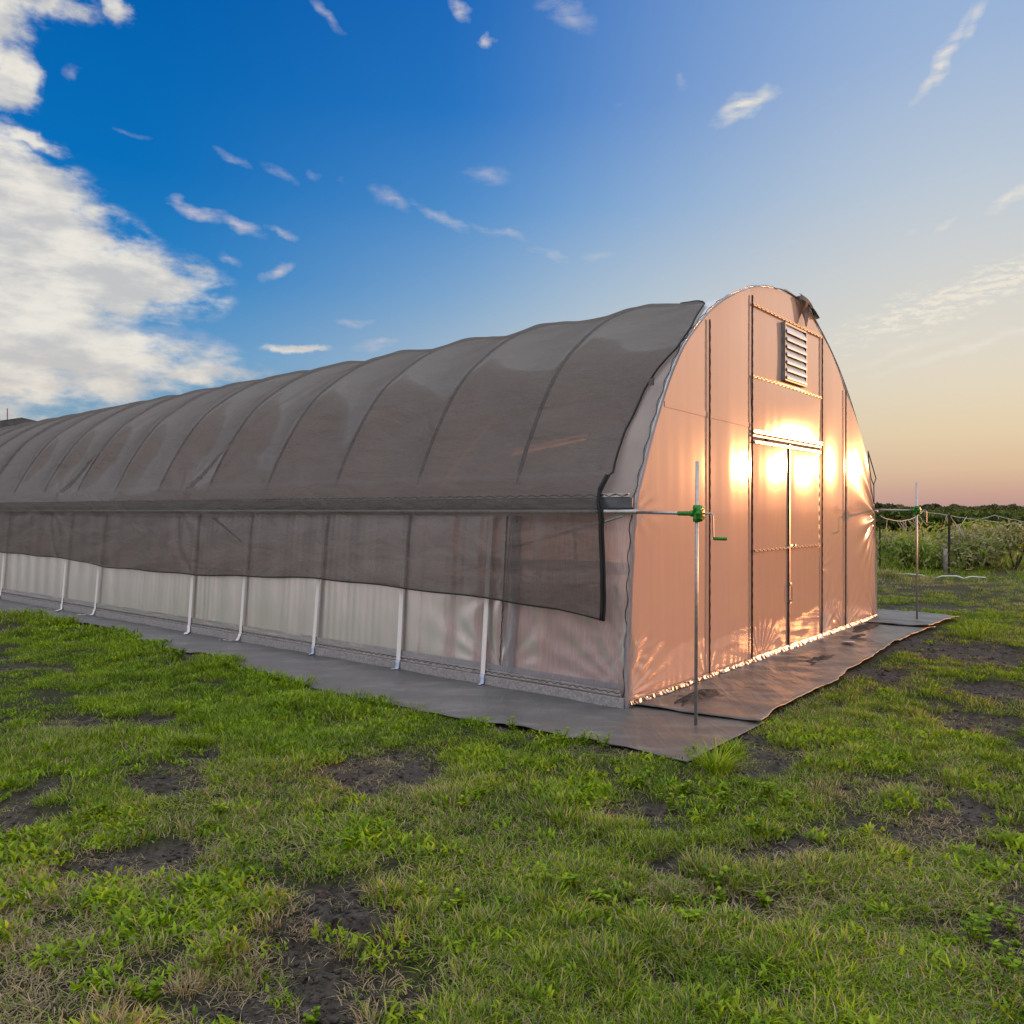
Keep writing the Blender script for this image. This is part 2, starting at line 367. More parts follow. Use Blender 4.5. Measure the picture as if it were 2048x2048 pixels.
M['bush'] = foliage('bush', [(.045, .080, .014), (.085, .13, .020), (.13, .18, .03)], inst=False, transl=.25, sc=.3)
M['tallweed'] = foliage('tallweed', [(.12, .24, .014), (.22, .36, .03), (.34, .42, .10), (.50, .46, .30)], inst=False, transl=.35, sc=.5)
M['greyweed'] = foliage('greyweed', [(.15, .21, .06), (.25, .30, .12), (.38, .38, .24), (.58, .54, .42)], inst=False, transl=.3, sc=.7)
M['far'] = foliage('far', [(.045, .062, .026), (.065, .085, .030), (.10, .115, .045)], inst=False, transl=.15, sc=.03)

# ------------------------------------------------------------------ frame of the tunnel
CX, CY = .884, 6.382; TH = .6802; WID = 6.78; LEN = 29.3
bx, by = math.sin(TH), math.cos(TH); ax, ay = -math.cos(TH), math.sin(TH)
GH_RZ = math.atan2(by, bx)
def loc2w(s, t): return CX+bx*s+ax*t, CY+by*s+ay*t
def w2loc(x, y):
    dx, dy = x-CX, y-CY; return dx*bx+dy*by, dx*ax+dy*ay
def px2g(x, y, z=0):      # photo (1932 px wide view) -> ground point
    u, v = (x*1.06-1024)/F, (y*1.06-1024)/F + .0024
    d = (H-z)/(v-.0000); return u*d, d
# mat outline in local (s,t), side strip and front strip
mat_pts = [(-.7, 29.8), (-.75, 14), (-.81, 10.3), (-.55, 8.6), (-.5, 7.6), (-.72, 5.8), (-.85, 4.45), (-1.0, 3.2), (-1.04, 2.6), (-1.07, 1.15), (-.97, .19), (-.93, -.56), (-.93, -1.02)]
front_pts = [(-.93, -1.02), (.6, -.93), (1.93, -.91), (3.55, -.83), (5.63, -.80), (7.05, -.88), (7.5, -.90)]
def edge_s(t):  # outer edge of the side strip
    a = sorted((q[1], q[0]) for q in mat_pts); return np.interp(t, [q[0] for q in a], [q[1] for q in a])
def edge_t(s): return np.interp(s, [q[0] for q in front_pts], [q[1] for q in front_pts])
def on_mat(x, y, grow=0.):
    s, t = w2loc(x, y); grow = np.asarray(grow)
    return ((s > edge_s(t)-grow) & (t > edge_t(s)-grow) & (s < 7.5+grow) & (t < 30))

# bare soil patches: display px ellipse -> (x, y, rx, ry)
bare_px = [(720, 1452, 125, 42), (300, 1612, 190, 50), (620, 1745, 140, 62), (1180, 1535, 120, 34), (1480, 1605, 150, 30), (1540, 1565, 90, 18), (35, 1548, 70, 28),
           (1850, 1522, 100, 30), (1800, 1362, 130, 24), (1450, 1412, 70, 40), (1230, 1845, 80, 24), (790, 1872, 90, 28), (1880, 1790, 110, 26), (1250, 1700, 170, 26),
           (1840, 1232, 160, 26), (1660, 1272, 60, 16), (1900, 1300, 100, 18), (1150, 1412, 90, 16), (600, 1302, 60, 10), (1700, 1205, 110, 16), (100, 1880, 60, 20), (1560, 1420, 60, 12), (1080, 1600, 60, 16), (1400, 1455, 90, 25), (420, 1500, 50, 12),
           (1780, 1145, 200, 7), (1750, 1112, 90, 4)]
BARE = []
for x, y, rx, ry in bare_px:
    gx, gy = px2g(x, y); _, y1 = px2g(x, y-ry); _, y2 = px2g(x, y+ry); x1, _ = px2g(x+rx, y)
    BARE.append((gx, gy, abs(x1-gx), abs(y1-y2)/2))
def vnoise(x, y, seed=0):
    """smooth value noise, numpy"""
    def hsh(i, j): 
        v = np.sin(i*127.1+j*311.7+seed*74.7)*43758.5453; return v-np.floor(v)
    i, j = np.floor(x), np.floor(y); fx, fy = x-i, y-j; fx = fx*fx*(3-2*fx); fy = fy*fy*(3-2*fy)
    return (hsh(i, j)*(1-fx)+hsh(i+1, j)*fx)*(1-fy)+(hsh(i, j+1)*(1-fx)+hsh(i+1, j+1)*fx)*fy
def fbm(x, y, seed=0, o=4):
    a, s, t = 0, 1., 0.
    for k in range(o): a = a+s*vnoise(x*2**k, y*2**k, seed+k*13); t += s; s *= .5
    return a/t
def bare(x, y):
    s_i, t_i = w2loc(x, y); w = ((s_i > .05) & (s_i < 6.7) & (t_i > 0) & (t_i < 30))*1.0; nz = (fbm(x*2.2, y*2.2, 5)-.5)*1.6+(fbm(x*8, y*8, 6, 3)-.5)*2.0+(fbm(x*28, y*28, 16, 2)-.5)*.9
    for bx_, by_, rx, ry in BARE:
        r = np.sqrt(((x-bx_)/rx)**2+((y-by_)/ry)**2); w = np.maximum(w, np.clip((1.15-r+nz*.6)*1.7, 0, 1))
    n2 = fbm(x*1.5, y*1.5, 31); w = np.maximum(w, np.clip((n2-.635)*9, 0, .85))
    return w
CRX, CRY = px2g(615, 1745)
def height(x, y):
    far = np.clip((np.hypot(x, y)-60)/200, 0, 1)
    h = (fbm(x*.5, y*.5, 3)-.5)*.10*(1-far) + (fbm(x*2.2, y*2.2, 9)-.5)*.045*(1-far)
    b = bare(x, y)
    h = h - b*.035 + b*(fbm(x*14, y*14, 21, 3)-.5)*.035
    # cloddy hollow in the foreground
    r = np.sqrt(((x-CRX)/.40)**2+((y-CRY)/.36)**2); w = np.clip(1.25-r, 0, 1)
    cl = np.abs(fbm(x*7+1.3*fbm(x*3, y*3, 2), y*7, 77, 2)-.5)*2
    h = h + w*(-.07+.13*np.clip(cl*3.6, 0, 1)**.7) + w*(fbm(x*22, y*22, 4, 2)-.5)*.03
    # level strip under mat and tunnel
    s, t = w2loc(x, y); d = np.maximum.reduce([edge_s(t)-s, edge_t(s)-t, s-7.5, t-30]) 
    k = np.clip(d/.5, 0, 1); k = k*k*(3-2*k)
    return h*k - .012*(1-k)

# ------------------------------------------------------------------ ground
def axis(fine0, fine1, st, lim0, lim1, g=1.22):
    a = list(np.arange(fine0, fine1, st)); q = st; x = a[-1]
    while x < lim1: q *= g; x += q; a.append(x)
    q = st; x = a[0]; lo = []
    while x > lim0: q *= g; x -= q; lo.append(x)
    return np.array(lo[::-1]+a)
gx = axis(-5.2, 7.2, .028, -3500, 3500); gy = axis(2.0, 9.6, .026, -1500, 3500, 1.12)
XX, YY = np.meshgrid(gx, gy, indexing='ij')
ZZ = height(XX, YY)
m_, n_ = XX.shape; idx = np.arange(m_*n_).reshape(m_, n_)
Fq = np.stack([idx[:-1, :-1], idx[1:, :-1], idx[1:, 1:], idx[:-1, 1:]], -1).reshape(-1, 4)
m, n, out = mat('soil'); p = n.new('ShaderNodeBsdfPrincipled'); pos = n.new('ShaderNodeNewGeometry').outputs['Position']
ba = n.new('ShaderNodeAttribute', attribute_name='bare').outputs['Fac']
s1 = n.noise(pos, 30, 6, .65); s2 = n.noise(pos, 2.0, 4, .6); s3 = n.noise(n.vec('MULTIPLY', pos, (1, 1.0, 1)), .22, 6, .62)
soil = n.mix(n.mapr(s1, .35, .7), (.034, .029, .027), (.115, .100, .090))
soil = n.mix(n.mapr(s2, .45, .7, 0., .5), soil, (.075, .058, .046))
thatch = n.mix(n.mapr(s1, .4, .65), (.018, .020, .008), (.060, .058, .026))
near = n.mix(ba, thatch, soil)
farc = n.mix(n.mapr(s3, .42, .56, smooth=True), (.085, .12, .022), (.13, .105, .06))
farc = n.mix(n.mapr(s1, .35, .65, 0., .5), farc, (.05, .075, .012))
dist = n.vec('LENGTH', pos)
colr = n.mix(n.mapr(dist, 16., 34.), near, farc)
n.put(p.inputs['Base Color'], colr); p.inputs['Roughness'].default_value = .95; p.inputs['Specular IOR Level'].default_value = .25
n.put(p.inputs['Normal'], n.bump(n.math('ADD', s1, n.math('MULTIPLY', n.noise(pos, 90, 3, .6), .5)), .9, .02)); n.l.new(p.outputs[0], out.inputs[0])
M['soil'] = m
g = np_mesh('ground', np.stack([XX, YY, ZZ], -1).reshape(-1, 3), Fq, m, attrs={'bare': bare(XX, YY).ravel()}, smooth=True)
tag(g, kind='structure')

# ------------------------------------------------------------------ fabric mats
def mat_strip(name, fpoly, m, label, z0, sres=.05, smin=-1.2, smax=8, tmin=-1.2, tmax=30.2, tres=.06, wr=1.):
    root_m = Matrix.Translation((CX, CY, 0)) @ Matrix.Rotation(GH_RZ, 4, 'Z')
    V = []; Fc = []
    us = np.linspace(0, 1, 24 if sres > .04 else 40)
    return root_m
def strip(name, edge_a, edge_b, mt, label, z0, nu, amp=.012, seed=1, curl=True):
    """sheet between two edge polylines given as arrays (k,2) of local (s,t); edge_b is the outer, lifted edge"""
    k = len(edge_a); u = np.linspace(0, 1, nu)
    A = edge_a[:, None, :]*(1-u)[None, :, None]+edge_b[:, None, :]*u[None, :, None]
    s, t = A[..., 0], A[..., 1]; wx, wy = CX+bx*s+ax*t, CY+by*s+ay*t
    z = z0+np.abs(fbm(wx*2.2+wy*.8, wy*2.2, seed)-.5)*amp*3+(fbm(wx*7, wy*2, seed+3)-.5)*amp
    if curl: z = z+(u[None, :] > .9)*.02*np.clip(fbm(wx*3, wy*3, seed+9)-.45, 0, 1)*3*(u[None, :]-.9)*10
    z = np.maximum(z, z0-.004)
    mb = MB(); mb.sheet(np.stack([wx, wy, z], -1))
    o = mb.build(name, mt, smooth=True, solid=.006); tag(o, label, 'ground fabric', 'weed barrier strips around the tunnel')
    return o
ts = np.concatenate([np.arange(-1.0, 12, .05), np.arange(12, 29.9, .3)])
ja = (fbm(ts*1.7, ts*0, 8)-.5)*.16
eb = np.stack([edge_s(ts)+ja*np.clip((ts+1.0)*2, 0, 1), ts], -1); ea = np.stack([np.full_like(ts, .3), ts], -1)
strip('landscape_fabric', ea, eb, M['fabric'], 'long grey black weed fabric strip along the left side wall of the tunnel', .006, 34, .010, 1)
ss = np.arange(.05, 6.2, .05); jb = (fbm(ss*1.6, ss*0, 18)-.5)*.12
strip('landscape_fabric', np.stack([ss, np.full_like(ss, .12)], -1), np.stack([ss+.15, edge_t(ss)+jb-.02], -1), M['fabric_mud'], 'muddy brownish fabric strip in front of the end wall and doors', .024, 26, .014, 2)
ss = np.arange(6.05, 7.55, .05); jb = (fbm(ss*1.6, ss*0, 28)-.5)*.1
strip('landscape_fabric', np.stack([ss+.1, np.full_like(ss, .9)], -1), np.stack([ss, edge_t(ss)+jb], -1), M['fabric'], 'pale dusty fabric sheet with folds around the far crank post', .042, 40, .02, 3)

# ------------------------------------------------------------------ TUNNEL
GH = empty('greenhouse', (CX, CY, 0), GH_RZ)
tag(GH, 'long gothic arch high tunnel with translucent plastic film and double doors', 'greenhouse')
PROF = [(0, 0), (.04, .57), (.07, .98), (.13, 1.53), (.28, 1.9), (.45, 2.25), (.70, 2.66), (.94, 2.96), (1.19, 3.17), (1.49, 3.38), (1.85, 3.57), (2.39, 3.77), (2.87, 3.87), (3.39, 3.92),
        (3.95, 3.87), (4.43, 3.68), (4.91, 3.43), (5.33, 3.15), (5.77, 2.78), (6.20, 2.32), (6.52, 1.80), (6.63, 1.53), (6.74, .98), (6.76, .57), (6.78, 0)]
# resample smoothly
def catmull(P, per=8):
    P = np.array(P, float); Q = np.vstack([2*P[0]-P[1], P, 2*P[-1]-P[-2]]); o = []
    for i in range(1, len(Q)-2):
        for u in np.linspace(0, 1, per, endpoint=False):
            a, b, c, d = Q[i-1], Q[i], Q[i+1], Q[i+2]
            o.append(.5*((2*b)+(-a+c)*u+(2*a-5*b+4*c-d)*u*u+(-a+3*b-3*c+d)*u**3))
    o.append(Q[-2]); return np.array(o)
PR = catmull(PROF)
def resamp(P, n):
    d = np.r_[0, np.cumsum(np.hypot(*np.diff(P, axis=0).T))]; q = np.linspace(0, d[-1], n)
    return np.stack([np.interp(q, d, P[:, 0]), np.interp(q, d, P[:, 1])], -1), d[-1]
def normals(P):
    T = np.gradient(P, axis=0); T /= np.linalg.norm(T, axis=1)[:, None]
    return np.stack([-T[:, 1], T[:, 0]], -1)      # outward
BOW = 1.27
def zleft(s):  # roof height at s
    return np.interp(s, PR[:, 0], PR[:, 1])
def split(P, z0, z1):
    return P[(P[:, 1] >= z0) & (P[:, 1] <= z1)]
# --- roof film (above rails)
UP = PR[(PR[:, 1] >= 1.56)]; U, ul = resamp(UP, 110); UN = normals(U)
tt = np.concatenate([np.arange(0, 13, BOW/14), np.arange(13, LEN+.01, BOW/6)])
def bow_sag(T, z): return .085*np.abs(np.sin(PI*((T/BOW) % 1)))*np.clip((z-1.75)/.6, 0, 1)*(.6+.8*vnoise(np.floor(T/BOW)*1.7, T*0, 5))
def roof_sheet(P, Nn, ts_, off, sag, wr=.0, seed=0):
    T = np.asarray(ts_)[:, None]; u = np.linspace(0, 1, len(P))[None, :]
    sg = -bow_sag(T, P[None, :, 1])
    o = off+sg
    if wr: o = o+wr*(fbm(T*1.6+u*6, u*14+T*.5, seed)-.5)*2
    G = np.zeros((len(ts_), len(P), 3)); G[..., 0] = P[None, :, 0]+Nn[None, :, 0]*o; G[..., 1] = T; G[..., 2] = P[None, :, 1]+Nn[None, :, 1]*o
    return G
mb = MB(); mb.sheet(roof_sheet(U, UN, tt, .0, .03)); mb.build('roof_film', M['roof_film'], GH, True)
# --- side curtains
def side_curtain(sgn):
    LP = PR[(PR[:, 1] <= 1.60)]; LP = LP[LP[:, 0] < 3] if sgn < 0 else LP[LP[:, 0] > 3]
    L_, _ = resamp(LP, 44); Nn = normals(L_)
    if sgn < 0: L_, Nn = L_, Nn
    t2 = np.concatenate([np.arange(0, 3, .02), np.arange(3, 13, .025), np.arange(13, LEN+.01, .3)])
    T = t2[:, None]; z = L_[None, :, 1]
    o = .004+.010*(fbm(T*2.2, z*.7, 3)-.5)+.006*np.sin(T*16+2*fbm(T, z, 2))*fbm(T*1.0, z, 6)+.0022*np.sin(T*62+5*fbm(T*1.5, z*.6, 12))*np.clip((T-1.3)*4, 0, 1)*np.clip(fbm(T*2.5, z*.5, 16)*2-.5, 0, 1)
    # tension folds fanning out of the bottom near corner and along the base
    for (t0, z0, R, k, amp) in [(0, .12, .75, 17, .012), (0, .95, .32, 14, .006), (0, .5, .4, 13, .006), (1.27, .9, .35, 12, .004), (1.3, .15, .4, 14, .006)]:
        r = np.hypot(T-t0, z-z0); ph = np.arctan2(z-z0, T-t0+.001)
        o = o+amp*np.sin(k*ph+3*np.sin(ph*2))*np.exp(-r/R)*np.clip(r/.08, 0, 1)
    G = np.zeros((len(t2), len(L_), 3)); G[..., 0] = L_[None, :, 0]+Nn[None, :, 0]*o; G[..., 1] = T; G[..., 2] = z+Nn[None, :, 1]*o
    mb = MB(); mb.sheet(G); return mb.build('side_curtain', M['side_film'], GH, True)
side_curtain(-1); side_curtain(1)
# --- end wall film, front, with openings for doors
S1, SM, S2 = 2.39, 3.38, 4.43; ZH = 2.29
def end_disp(s, z):
    bays = [0, 1.41, 2.39, 4.43, 5.35, 6.78]; amps = [.009, .010, .010, .012, .020]
    o = np.zeros_like(s)
    for i in range(5):
        u = (s-bays[i])/(bays[i+1]-bays[i]); w = (u > 0) & (u < 1)
        o = np.where(w, amps[i]*np.sin(PI*np.clip(u, 0, 1))*np.clip(z/.5, 0, 1)*(1+.3*np.sin(z*2.1+i)), o)
    o = o+.0032*(fbm(s*2.2, z*.7, 11, 2)-.5)*2+.0003*np.sin(s*30+3*fbm(s*2, z, 3))*fbm(s*1.5, z*.8, 15)
    fans = [(0.0, .10, .42, 18, .010), (0.02, .42, .25, 14, .006), (4.43, .0, .42, 15, .020), (5.35, .0, .35, 20, .012), (6.78, 1.45, .45, 18, .022), (6.78, .0, .5, 16, .014), (1.41, .0, .16, 14, .008), (4.43, .85, .2, 12, .004), (.13, 1.53, .16, 12, .005)]
    for s0, z0, R, k, amp in fans:
        r = np.hypot(s-s0, z-z0); ph = np.arctan2(z-z0, s-s0+1e-4)
        o = o+amp*np.sin(k*ph+2*np.sin(ph*3+s0))*np.exp(-(r/R)**1.3)*np.clip(r/.06, 0, 1)
    # scalloped pulls along the base and jamb
    o = o+.004*np.sin(s*52+2*np.sin(s*9))*np.exp(-z/.06)
    return o
def flat_film(name, s0, s1, z0, z1, mt, y0, parent, res=.02, disp=None, clip=True):
    """vertical sheet in the wall plane cut to the gothic outline"""
    us = np.arange(s0, s1+res*.5, res); V = []; idx_ = []
    nz = int((z1-z0)/res)+1; G = np.zeros((len(us), nz, 3))
    for i, s in enumerate(us):
        zt = min(z1, float(zleft(s))) if clip else z1
        if clip and s < .13: zt = min(z1, max(zt, float(np.interp(s, [0, .13], [.1, 1.53]))))
        zz = np.linspace(z0, max(zt, z0+.001), nz); G[i, :, 0] = s; G[i, :, 2] = zz
    G[..., 1] = y0-(disp(G[..., 0], G[..., 2]) if disp is not None else 0)
    mb = MB(); mb.sheet(G); return mb.build(name, mt, parent, True)
YF = -.012
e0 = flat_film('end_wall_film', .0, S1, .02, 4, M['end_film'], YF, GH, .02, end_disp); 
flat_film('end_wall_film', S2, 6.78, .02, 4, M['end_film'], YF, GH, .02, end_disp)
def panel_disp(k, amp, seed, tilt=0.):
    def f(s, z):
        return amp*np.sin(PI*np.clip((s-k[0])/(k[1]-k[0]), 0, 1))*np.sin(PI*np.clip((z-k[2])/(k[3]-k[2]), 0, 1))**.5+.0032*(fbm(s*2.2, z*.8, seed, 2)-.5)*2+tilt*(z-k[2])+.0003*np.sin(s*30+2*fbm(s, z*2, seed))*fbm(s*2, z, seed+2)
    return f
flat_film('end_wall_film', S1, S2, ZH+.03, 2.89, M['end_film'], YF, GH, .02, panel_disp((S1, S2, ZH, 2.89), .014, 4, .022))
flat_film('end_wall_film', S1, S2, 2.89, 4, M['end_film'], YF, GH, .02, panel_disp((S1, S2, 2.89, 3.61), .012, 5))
# film lap seam on the left bays
mb = MB()
for i in range(47):
    pass
lap = np.zeros((60, 4, 3)); sl_ = np.linspace(.58, 2.36, 60)
for i, s in enumerate(sl_):
    for j in range(4):
        z = 2.42-.02*s+j*.016; lap[i, j] = (s, YF-.004-float(end_disp(np.array([s]), np.array([z]))[0]), z)
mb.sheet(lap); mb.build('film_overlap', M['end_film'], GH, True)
# far end wall
G = np.zeros((2, len(PR), 3)); G[0, :, 0] = PR[:, 0]; G[0, :, 2] = PR[:, 1]; G[1, :, 0] = PR[:, 0]; G[:, :, 1] = LEN; mb = MB(); mb.sheet(G); mb.build('far_wall_film', M['side_film'], GH)

# --- wiggle-wire channels
def channel(p0, p1, w=.032, d=.010, amp=.010, per=.11, out_=(0, -1, 0), wiremat='wire', wname='wiggle_wire', parent=GH, y_off=0.02, chmat='alu', wr=.0032):
    p0, p1 = Vector(p0), Vector(p1); ax_ = (p1-p0); L = ax_.length; ax_.normalize(); o_ = Vector(out_); sd_ = ax_.cross(o_).normalized()
    mb = MB(); base = [(-w/2, 0), (-w/2, d), (-w/4, d), (-w/4, d*.3), (w/4, d*.3), (w/4, d), (w/2, d), (w/2, 0)]
    vs = [p0+sd_*a+o_*(b+y_off) for a, b in base]+[p1+sd_*a+o_*(b+y_off) for a, b in base]; nn = len(base)
    mb.add(vs, [(i, (i+1) % nn, nn+(i+1) % nn, nn+i) for i in range(nn)]+[tuple(range(nn))[::-1], tuple(range(nn, 2*nn))])
    c_ = mb.build('channel', M[chmat], parent)
    q = int(L/per*6); pts = []
    for i in range(q+1):
        t = i/q*L; tri = 2*abs(((t/per) % 1)*2-1)-1
        pts.append(p0+ax_*t+sd_*amp*max(-1, min(1, tri*1.5))+o_*(y_off+d+.002))
    mb = MB(); mb.tube(pts, wr, 5); mb.build(wname, M[wiremat], c_)
    return c_
EY = -.004
def zt(s): return float(zleft(s))-.05
channel((1.41, EY, .03), (1.41, EY, zt(1.41)), wiremat='dark_wire', w=.012, amp=.003, chmat='seam')
channel((S1-.02, EY, .03), (S1-.02, EY, zt(S1-.02)-.02), wiremat='dark_wire', w=.015, amp=.004, chmat='seam')
channel((S2+.02, EY, .03), (S2+.02, EY, 3.61), wiremat='dark_wire', w=.015, amp=.004, chmat='seam')
channel((5.35, EY, .03), (5.35, EY, zt(5.35)), wiremat='dark_wire', w=.012, amp=.003, chmat='seam')
channel((S1, EY, 3.61), (S2, EY, 3.61), w=.02, amp=.008, wiremat='dark_wire', chmat='galv'); channel((S1, EY, 2.89), (S2, EY, 2.89), w=.02, amp=.008, wiremat='dark_wire', chmat='galv')
channel((S1, EY-.01, ZH+.05), (S2, EY-.01, ZH+.05), w=.034)
channel((.03, EY, .055), (S1, EY, .055), w=.035, per=.16, amp=.012, chmat='dull', wiremat='dark_wire'); channel((S2, EY, .055), (6.75, EY, .055), w=.035, per=.16, amp=.012, chmat='dull', wiremat='dark_wire')
# gathered film along the base of the end wall
def ruffle(s0, s1, z, seed, h=.09, dep=.07):
    u = np.arange(s0, s1, .012); G = np.zeros((len(u), 6, 3))
    for j, v in enumerate(np.linspace(0, 1, 6)):
        w_ = (fbm(u*14, u*0+v*2, seed)-.5)*2; w2 = (fbm(u*31, u*0+1.5, seed+5, 2)-.5)*2.4
        G[:, j, 0] = u+.01*w_; G[:, j, 1] = -.03-dep*v*(.5+.5*w_)-.012*w2*v; G[:, j, 2] = z+h*(1-v)*(1+.15*w_)-.0+.01*w2*v+.006
    mb = MB(); mb.sheet(G); return mb.build('film_hem', M['hem_film'], GH, True)
ruffle(.02, S1, .03, 3, .035, .035); ruffle(S1, S2, .025, 5, .045, .05); ruffle(S2, 6.76, .03, 7, .04, .04)
# base boards
for (lo, hi) in [((-.035, .0, .0), (-.008, LEN, .09)), ((6.79, .0, .0), (6.815, LEN, .09)), ((.02, -.014, .0), (6.76, .02, .045))]:
    mb = MB(); mb.box(lo, hi); mb.build('base_board', M['board'], GH, bevel=.003)
channel((-.0, .03, .125), (-.0, LEN, .125), w=.04, out_=(-1, 0, 0), per=.075, amp=.007, wiremat='dark_wire', wr=.0026)
channel((6.78, .03, .125), (6.78, LEN, .125), w=.04, out_=(1, 0, 0), per=.3, amp=.012)
# whitish hem of curtain above base channel
G = np.zeros((400, 4, 3)); t3 = np.linspace(.02, 14, 400)
for j in range(4): G[:, j, 0] = .002-.022-.004*(fbm(t3*6, t3*0+j, 5)); G[:, j, 1] = t3; G[:, j, 2] = .15+j*.016
mb = MB(); mb.sheet(G); mb.build('curtain_hem', M['flap_film'], GH, True)
# --- doors
def door(s0, s1, seed, amp, tilt):
    # film panel is the door's own mesh
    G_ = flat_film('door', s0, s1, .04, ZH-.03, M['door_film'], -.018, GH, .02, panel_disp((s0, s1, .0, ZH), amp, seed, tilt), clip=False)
    me = G_.data; co_ = np.zeros(len(me.vertices)*3); me.vertices.foreach_get('co', co_); co_ = co_.reshape(-1, 3)
    s, z = co_[:, 0], co_[:, 2]; 
    r = np.hypot(s-(s0+.18), z); ph = np.arctan2(z, s-(s0+.18)); co_[:, 1] -= .012*np.sin(20*ph)*np.exp(-(r/.25)**1.3)*np.clip(r/.05, 0, 1)*(seed == 21)
    me.vertices.foreach_set('co', co_.ravel()); me.update()
    fr = MB()
    for lo, hi in [((s0, -.016, .03), (s0+.028, .012, ZH-.03)), ((s1-.028, -.016, .03), (s1, .012, ZH-.03)), ((s0, -.015, .03), (s1, .011, .06)), ((s0, -.015, ZH-.06), (s1, .011, ZH-.03))]: fr.box(lo, hi)
    f_ = fr.build('door_frame', M['galv'], G_, bevel=.002)
    c = channel((s0+.02, -.03, 1.14), (s1-.02, -.03, 1.14), w=.02, parent=G_, y_off=.0, chmat='dull')
    c = channel((s0+.02, -.03, ZH-.055), (s1-.02, -.03, ZH-.055), w=.026, parent=G_, y_off=.0)
    return G_
dl = door(S1+.02, SM-.014, 21, .009, .002); dr = door(SM+.014, S2-.02, 24, .008, -.002)
mb = MB(); mb.box((SM-.020, -.040, .03), (SM+.010, -.016, ZH-.02)); mb.build('door_stile', M['seam'], dl, bevel=.003)
mb = MB(); mb.box((SM+.013, -.034, .03), (SM+.026, -.016, ZH-.02)); mb.build('door_stile', M['galv'], dr, bevel=.002)
mb = MB(); mb.tube([(SM+.0, -.05, .55), (SM, -.06, .57), (SM, -.06, .72), (SM, -.05, .74)], .006, 6); mb.box((SM-.02, -.05, .53), (SM+.02, -.038, .57)); mb.box((SM-.02, -.05, .72), (SM+.02, -.038, .76)); mb.build('handle', M['galv'], dl)
mb = MB(); mb.box((SM-.03, -.052, 1.155), (SM+.13, -.038, 1.175)); mb.lathe((SM+.10, -.052, 1.165), (0, -1, 0), [(0, .012), (.014, .012)], 8); mb.build('latch', M['galv'], dr)
mb = MB(); mb.box((S1, -.030, ZH-.005), (S2, -.012, ZH+.02)); mb.build('door_header', M['seam'], GH, bevel=.003)
# --- louvred vent
VT = MB(); v0, v1, z0, z1 = 3.17, 3.83, 2.94, 3.57
for lo, hi in [((v0, -.065, z0), (v0+.02, -.01, z1)), ((v1-.02, -.065, z0), (v1, -.01, z1)), ((v0+.02, -.063, z0), (v1-.02, -.01, z0+.02)), ((v0+.02, -.063, z1-.02), (v1-.02, -.01, z1)), ((v0+.02, -.03, z0+.02), (v1-.02, -.02, z1-.02))]: VT.box(lo, hi)
vent = VT.build('louvre_vent', M['housing'], GH, bevel=.003)
for k in range(7):
    zz = z0+.025+k*(z1-z0-.05)/7; hh = (z1-z0-.05)/7; b_ = MB(); 
    a0, a1 = v0+.03, v1-.03
    b_.add([(a0, -.035, zz+hh*1.02), (a1, -.035, zz+hh*1.02), (a1, -.072, zz+.012), (a0, -.072, zz+.012), (a0, -.035, zz+hh*1.02+.006), (a1, -.035, zz+hh*1.02+.006), (a1, -.078, zz+.012), (a0, -.078, zz+.012), (a0, -.069, zz-.006), (a1, -.069, zz-.006), (a0, -.078, zz-.006), (a1, -.078, zz-.006)],
           [(0, 1, 2, 3), (4, 7, 6, 5), (3, 2, 9, 8), (7, 10, 11, 6), (8, 9, 11, 10), (0, 4, 5, 1), (0, 3, 7, 4), (1, 5, 6, 2), (3, 8, 10, 7), (2, 6, 11, 9)])
    b_.build('slat', M['louvre'], vent)
# --- arch batten along the front edge: tube, channel and gathered film flap
AR, al = resamp(PR, 260); AN = normals(AR)
mb = MB(); mb.tube([(p[0], .012, p[1]) for p in AR-AN*.012], .016, 8); mb.build('end_bow', M['galv'], GH, True)
mb = MB(); w_ = [math.sin(i*1.25)*.010 for i in range(260)]
mb.tube([(AR[i, 0]+AN[i, 0]*.012, .02+w_[i], AR[i, 1]+AN[i, 1]*.012) for i in range(260)], .0038, 5); mb.build('wiggle_wire', M['dark_wire'], GH)
def arch_flap(off, wid, seed, lim):
    G = np.zeros((len(AR), 6, 3)); i_ = np.arange(len(AR))
    for j, v in enumerate(np.linspace(0, 1, 6)):
        nz = (fbm(i_*.35, i_*0+v, seed)-.5); n4 = (fbm(i_*.09, i_*0, seed+4)-.3)
        yy = -.03+wid*v*(.6+n4); o = .010+.016*np.sin(PI*v)*(1+nz*2)+.01*nz*v
        G[:, j, 0] = AR[:, 0]+AN[:, 0]*o; G[:, j, 1] = yy; G[:, j, 2] = AR[:, 1]+AN[:, 1]*o
    mb = MB(); mb.sheet(G); return mb.build('film_flap', M['flap_film'], GH, True)
arch_flap(0, .038, 3, 0)
# crumpled white fold running down the near corner, and its tail on the mat
cz = np.linspace(-.0, 1.5, 150); G = np.zeros((150, 8, 3))
for j, v in enumerate(np.linspace(0, 1, 8)):
    nz = fbm(cz*9, cz*0+v*3, 41)-.5; wd = .028+.035*np.exp(-((cz-.42)/.25)**2)+.012*np.exp(-((cz-1.0)/.2)**2)
    G[:, j, 0] = np.interp(cz, [0, .57, .98, 1.53], [0, .04, .07, .13])-.012-.018*np.sin(PI*v)-.02*nz; G[:, j, 1] = -.03+wd*v+.01*nz; G[:, j, 2] = cz
mb = MB(); mb.sheet(G); mb.build('corner_flap', M['flap_film'], GH, True)
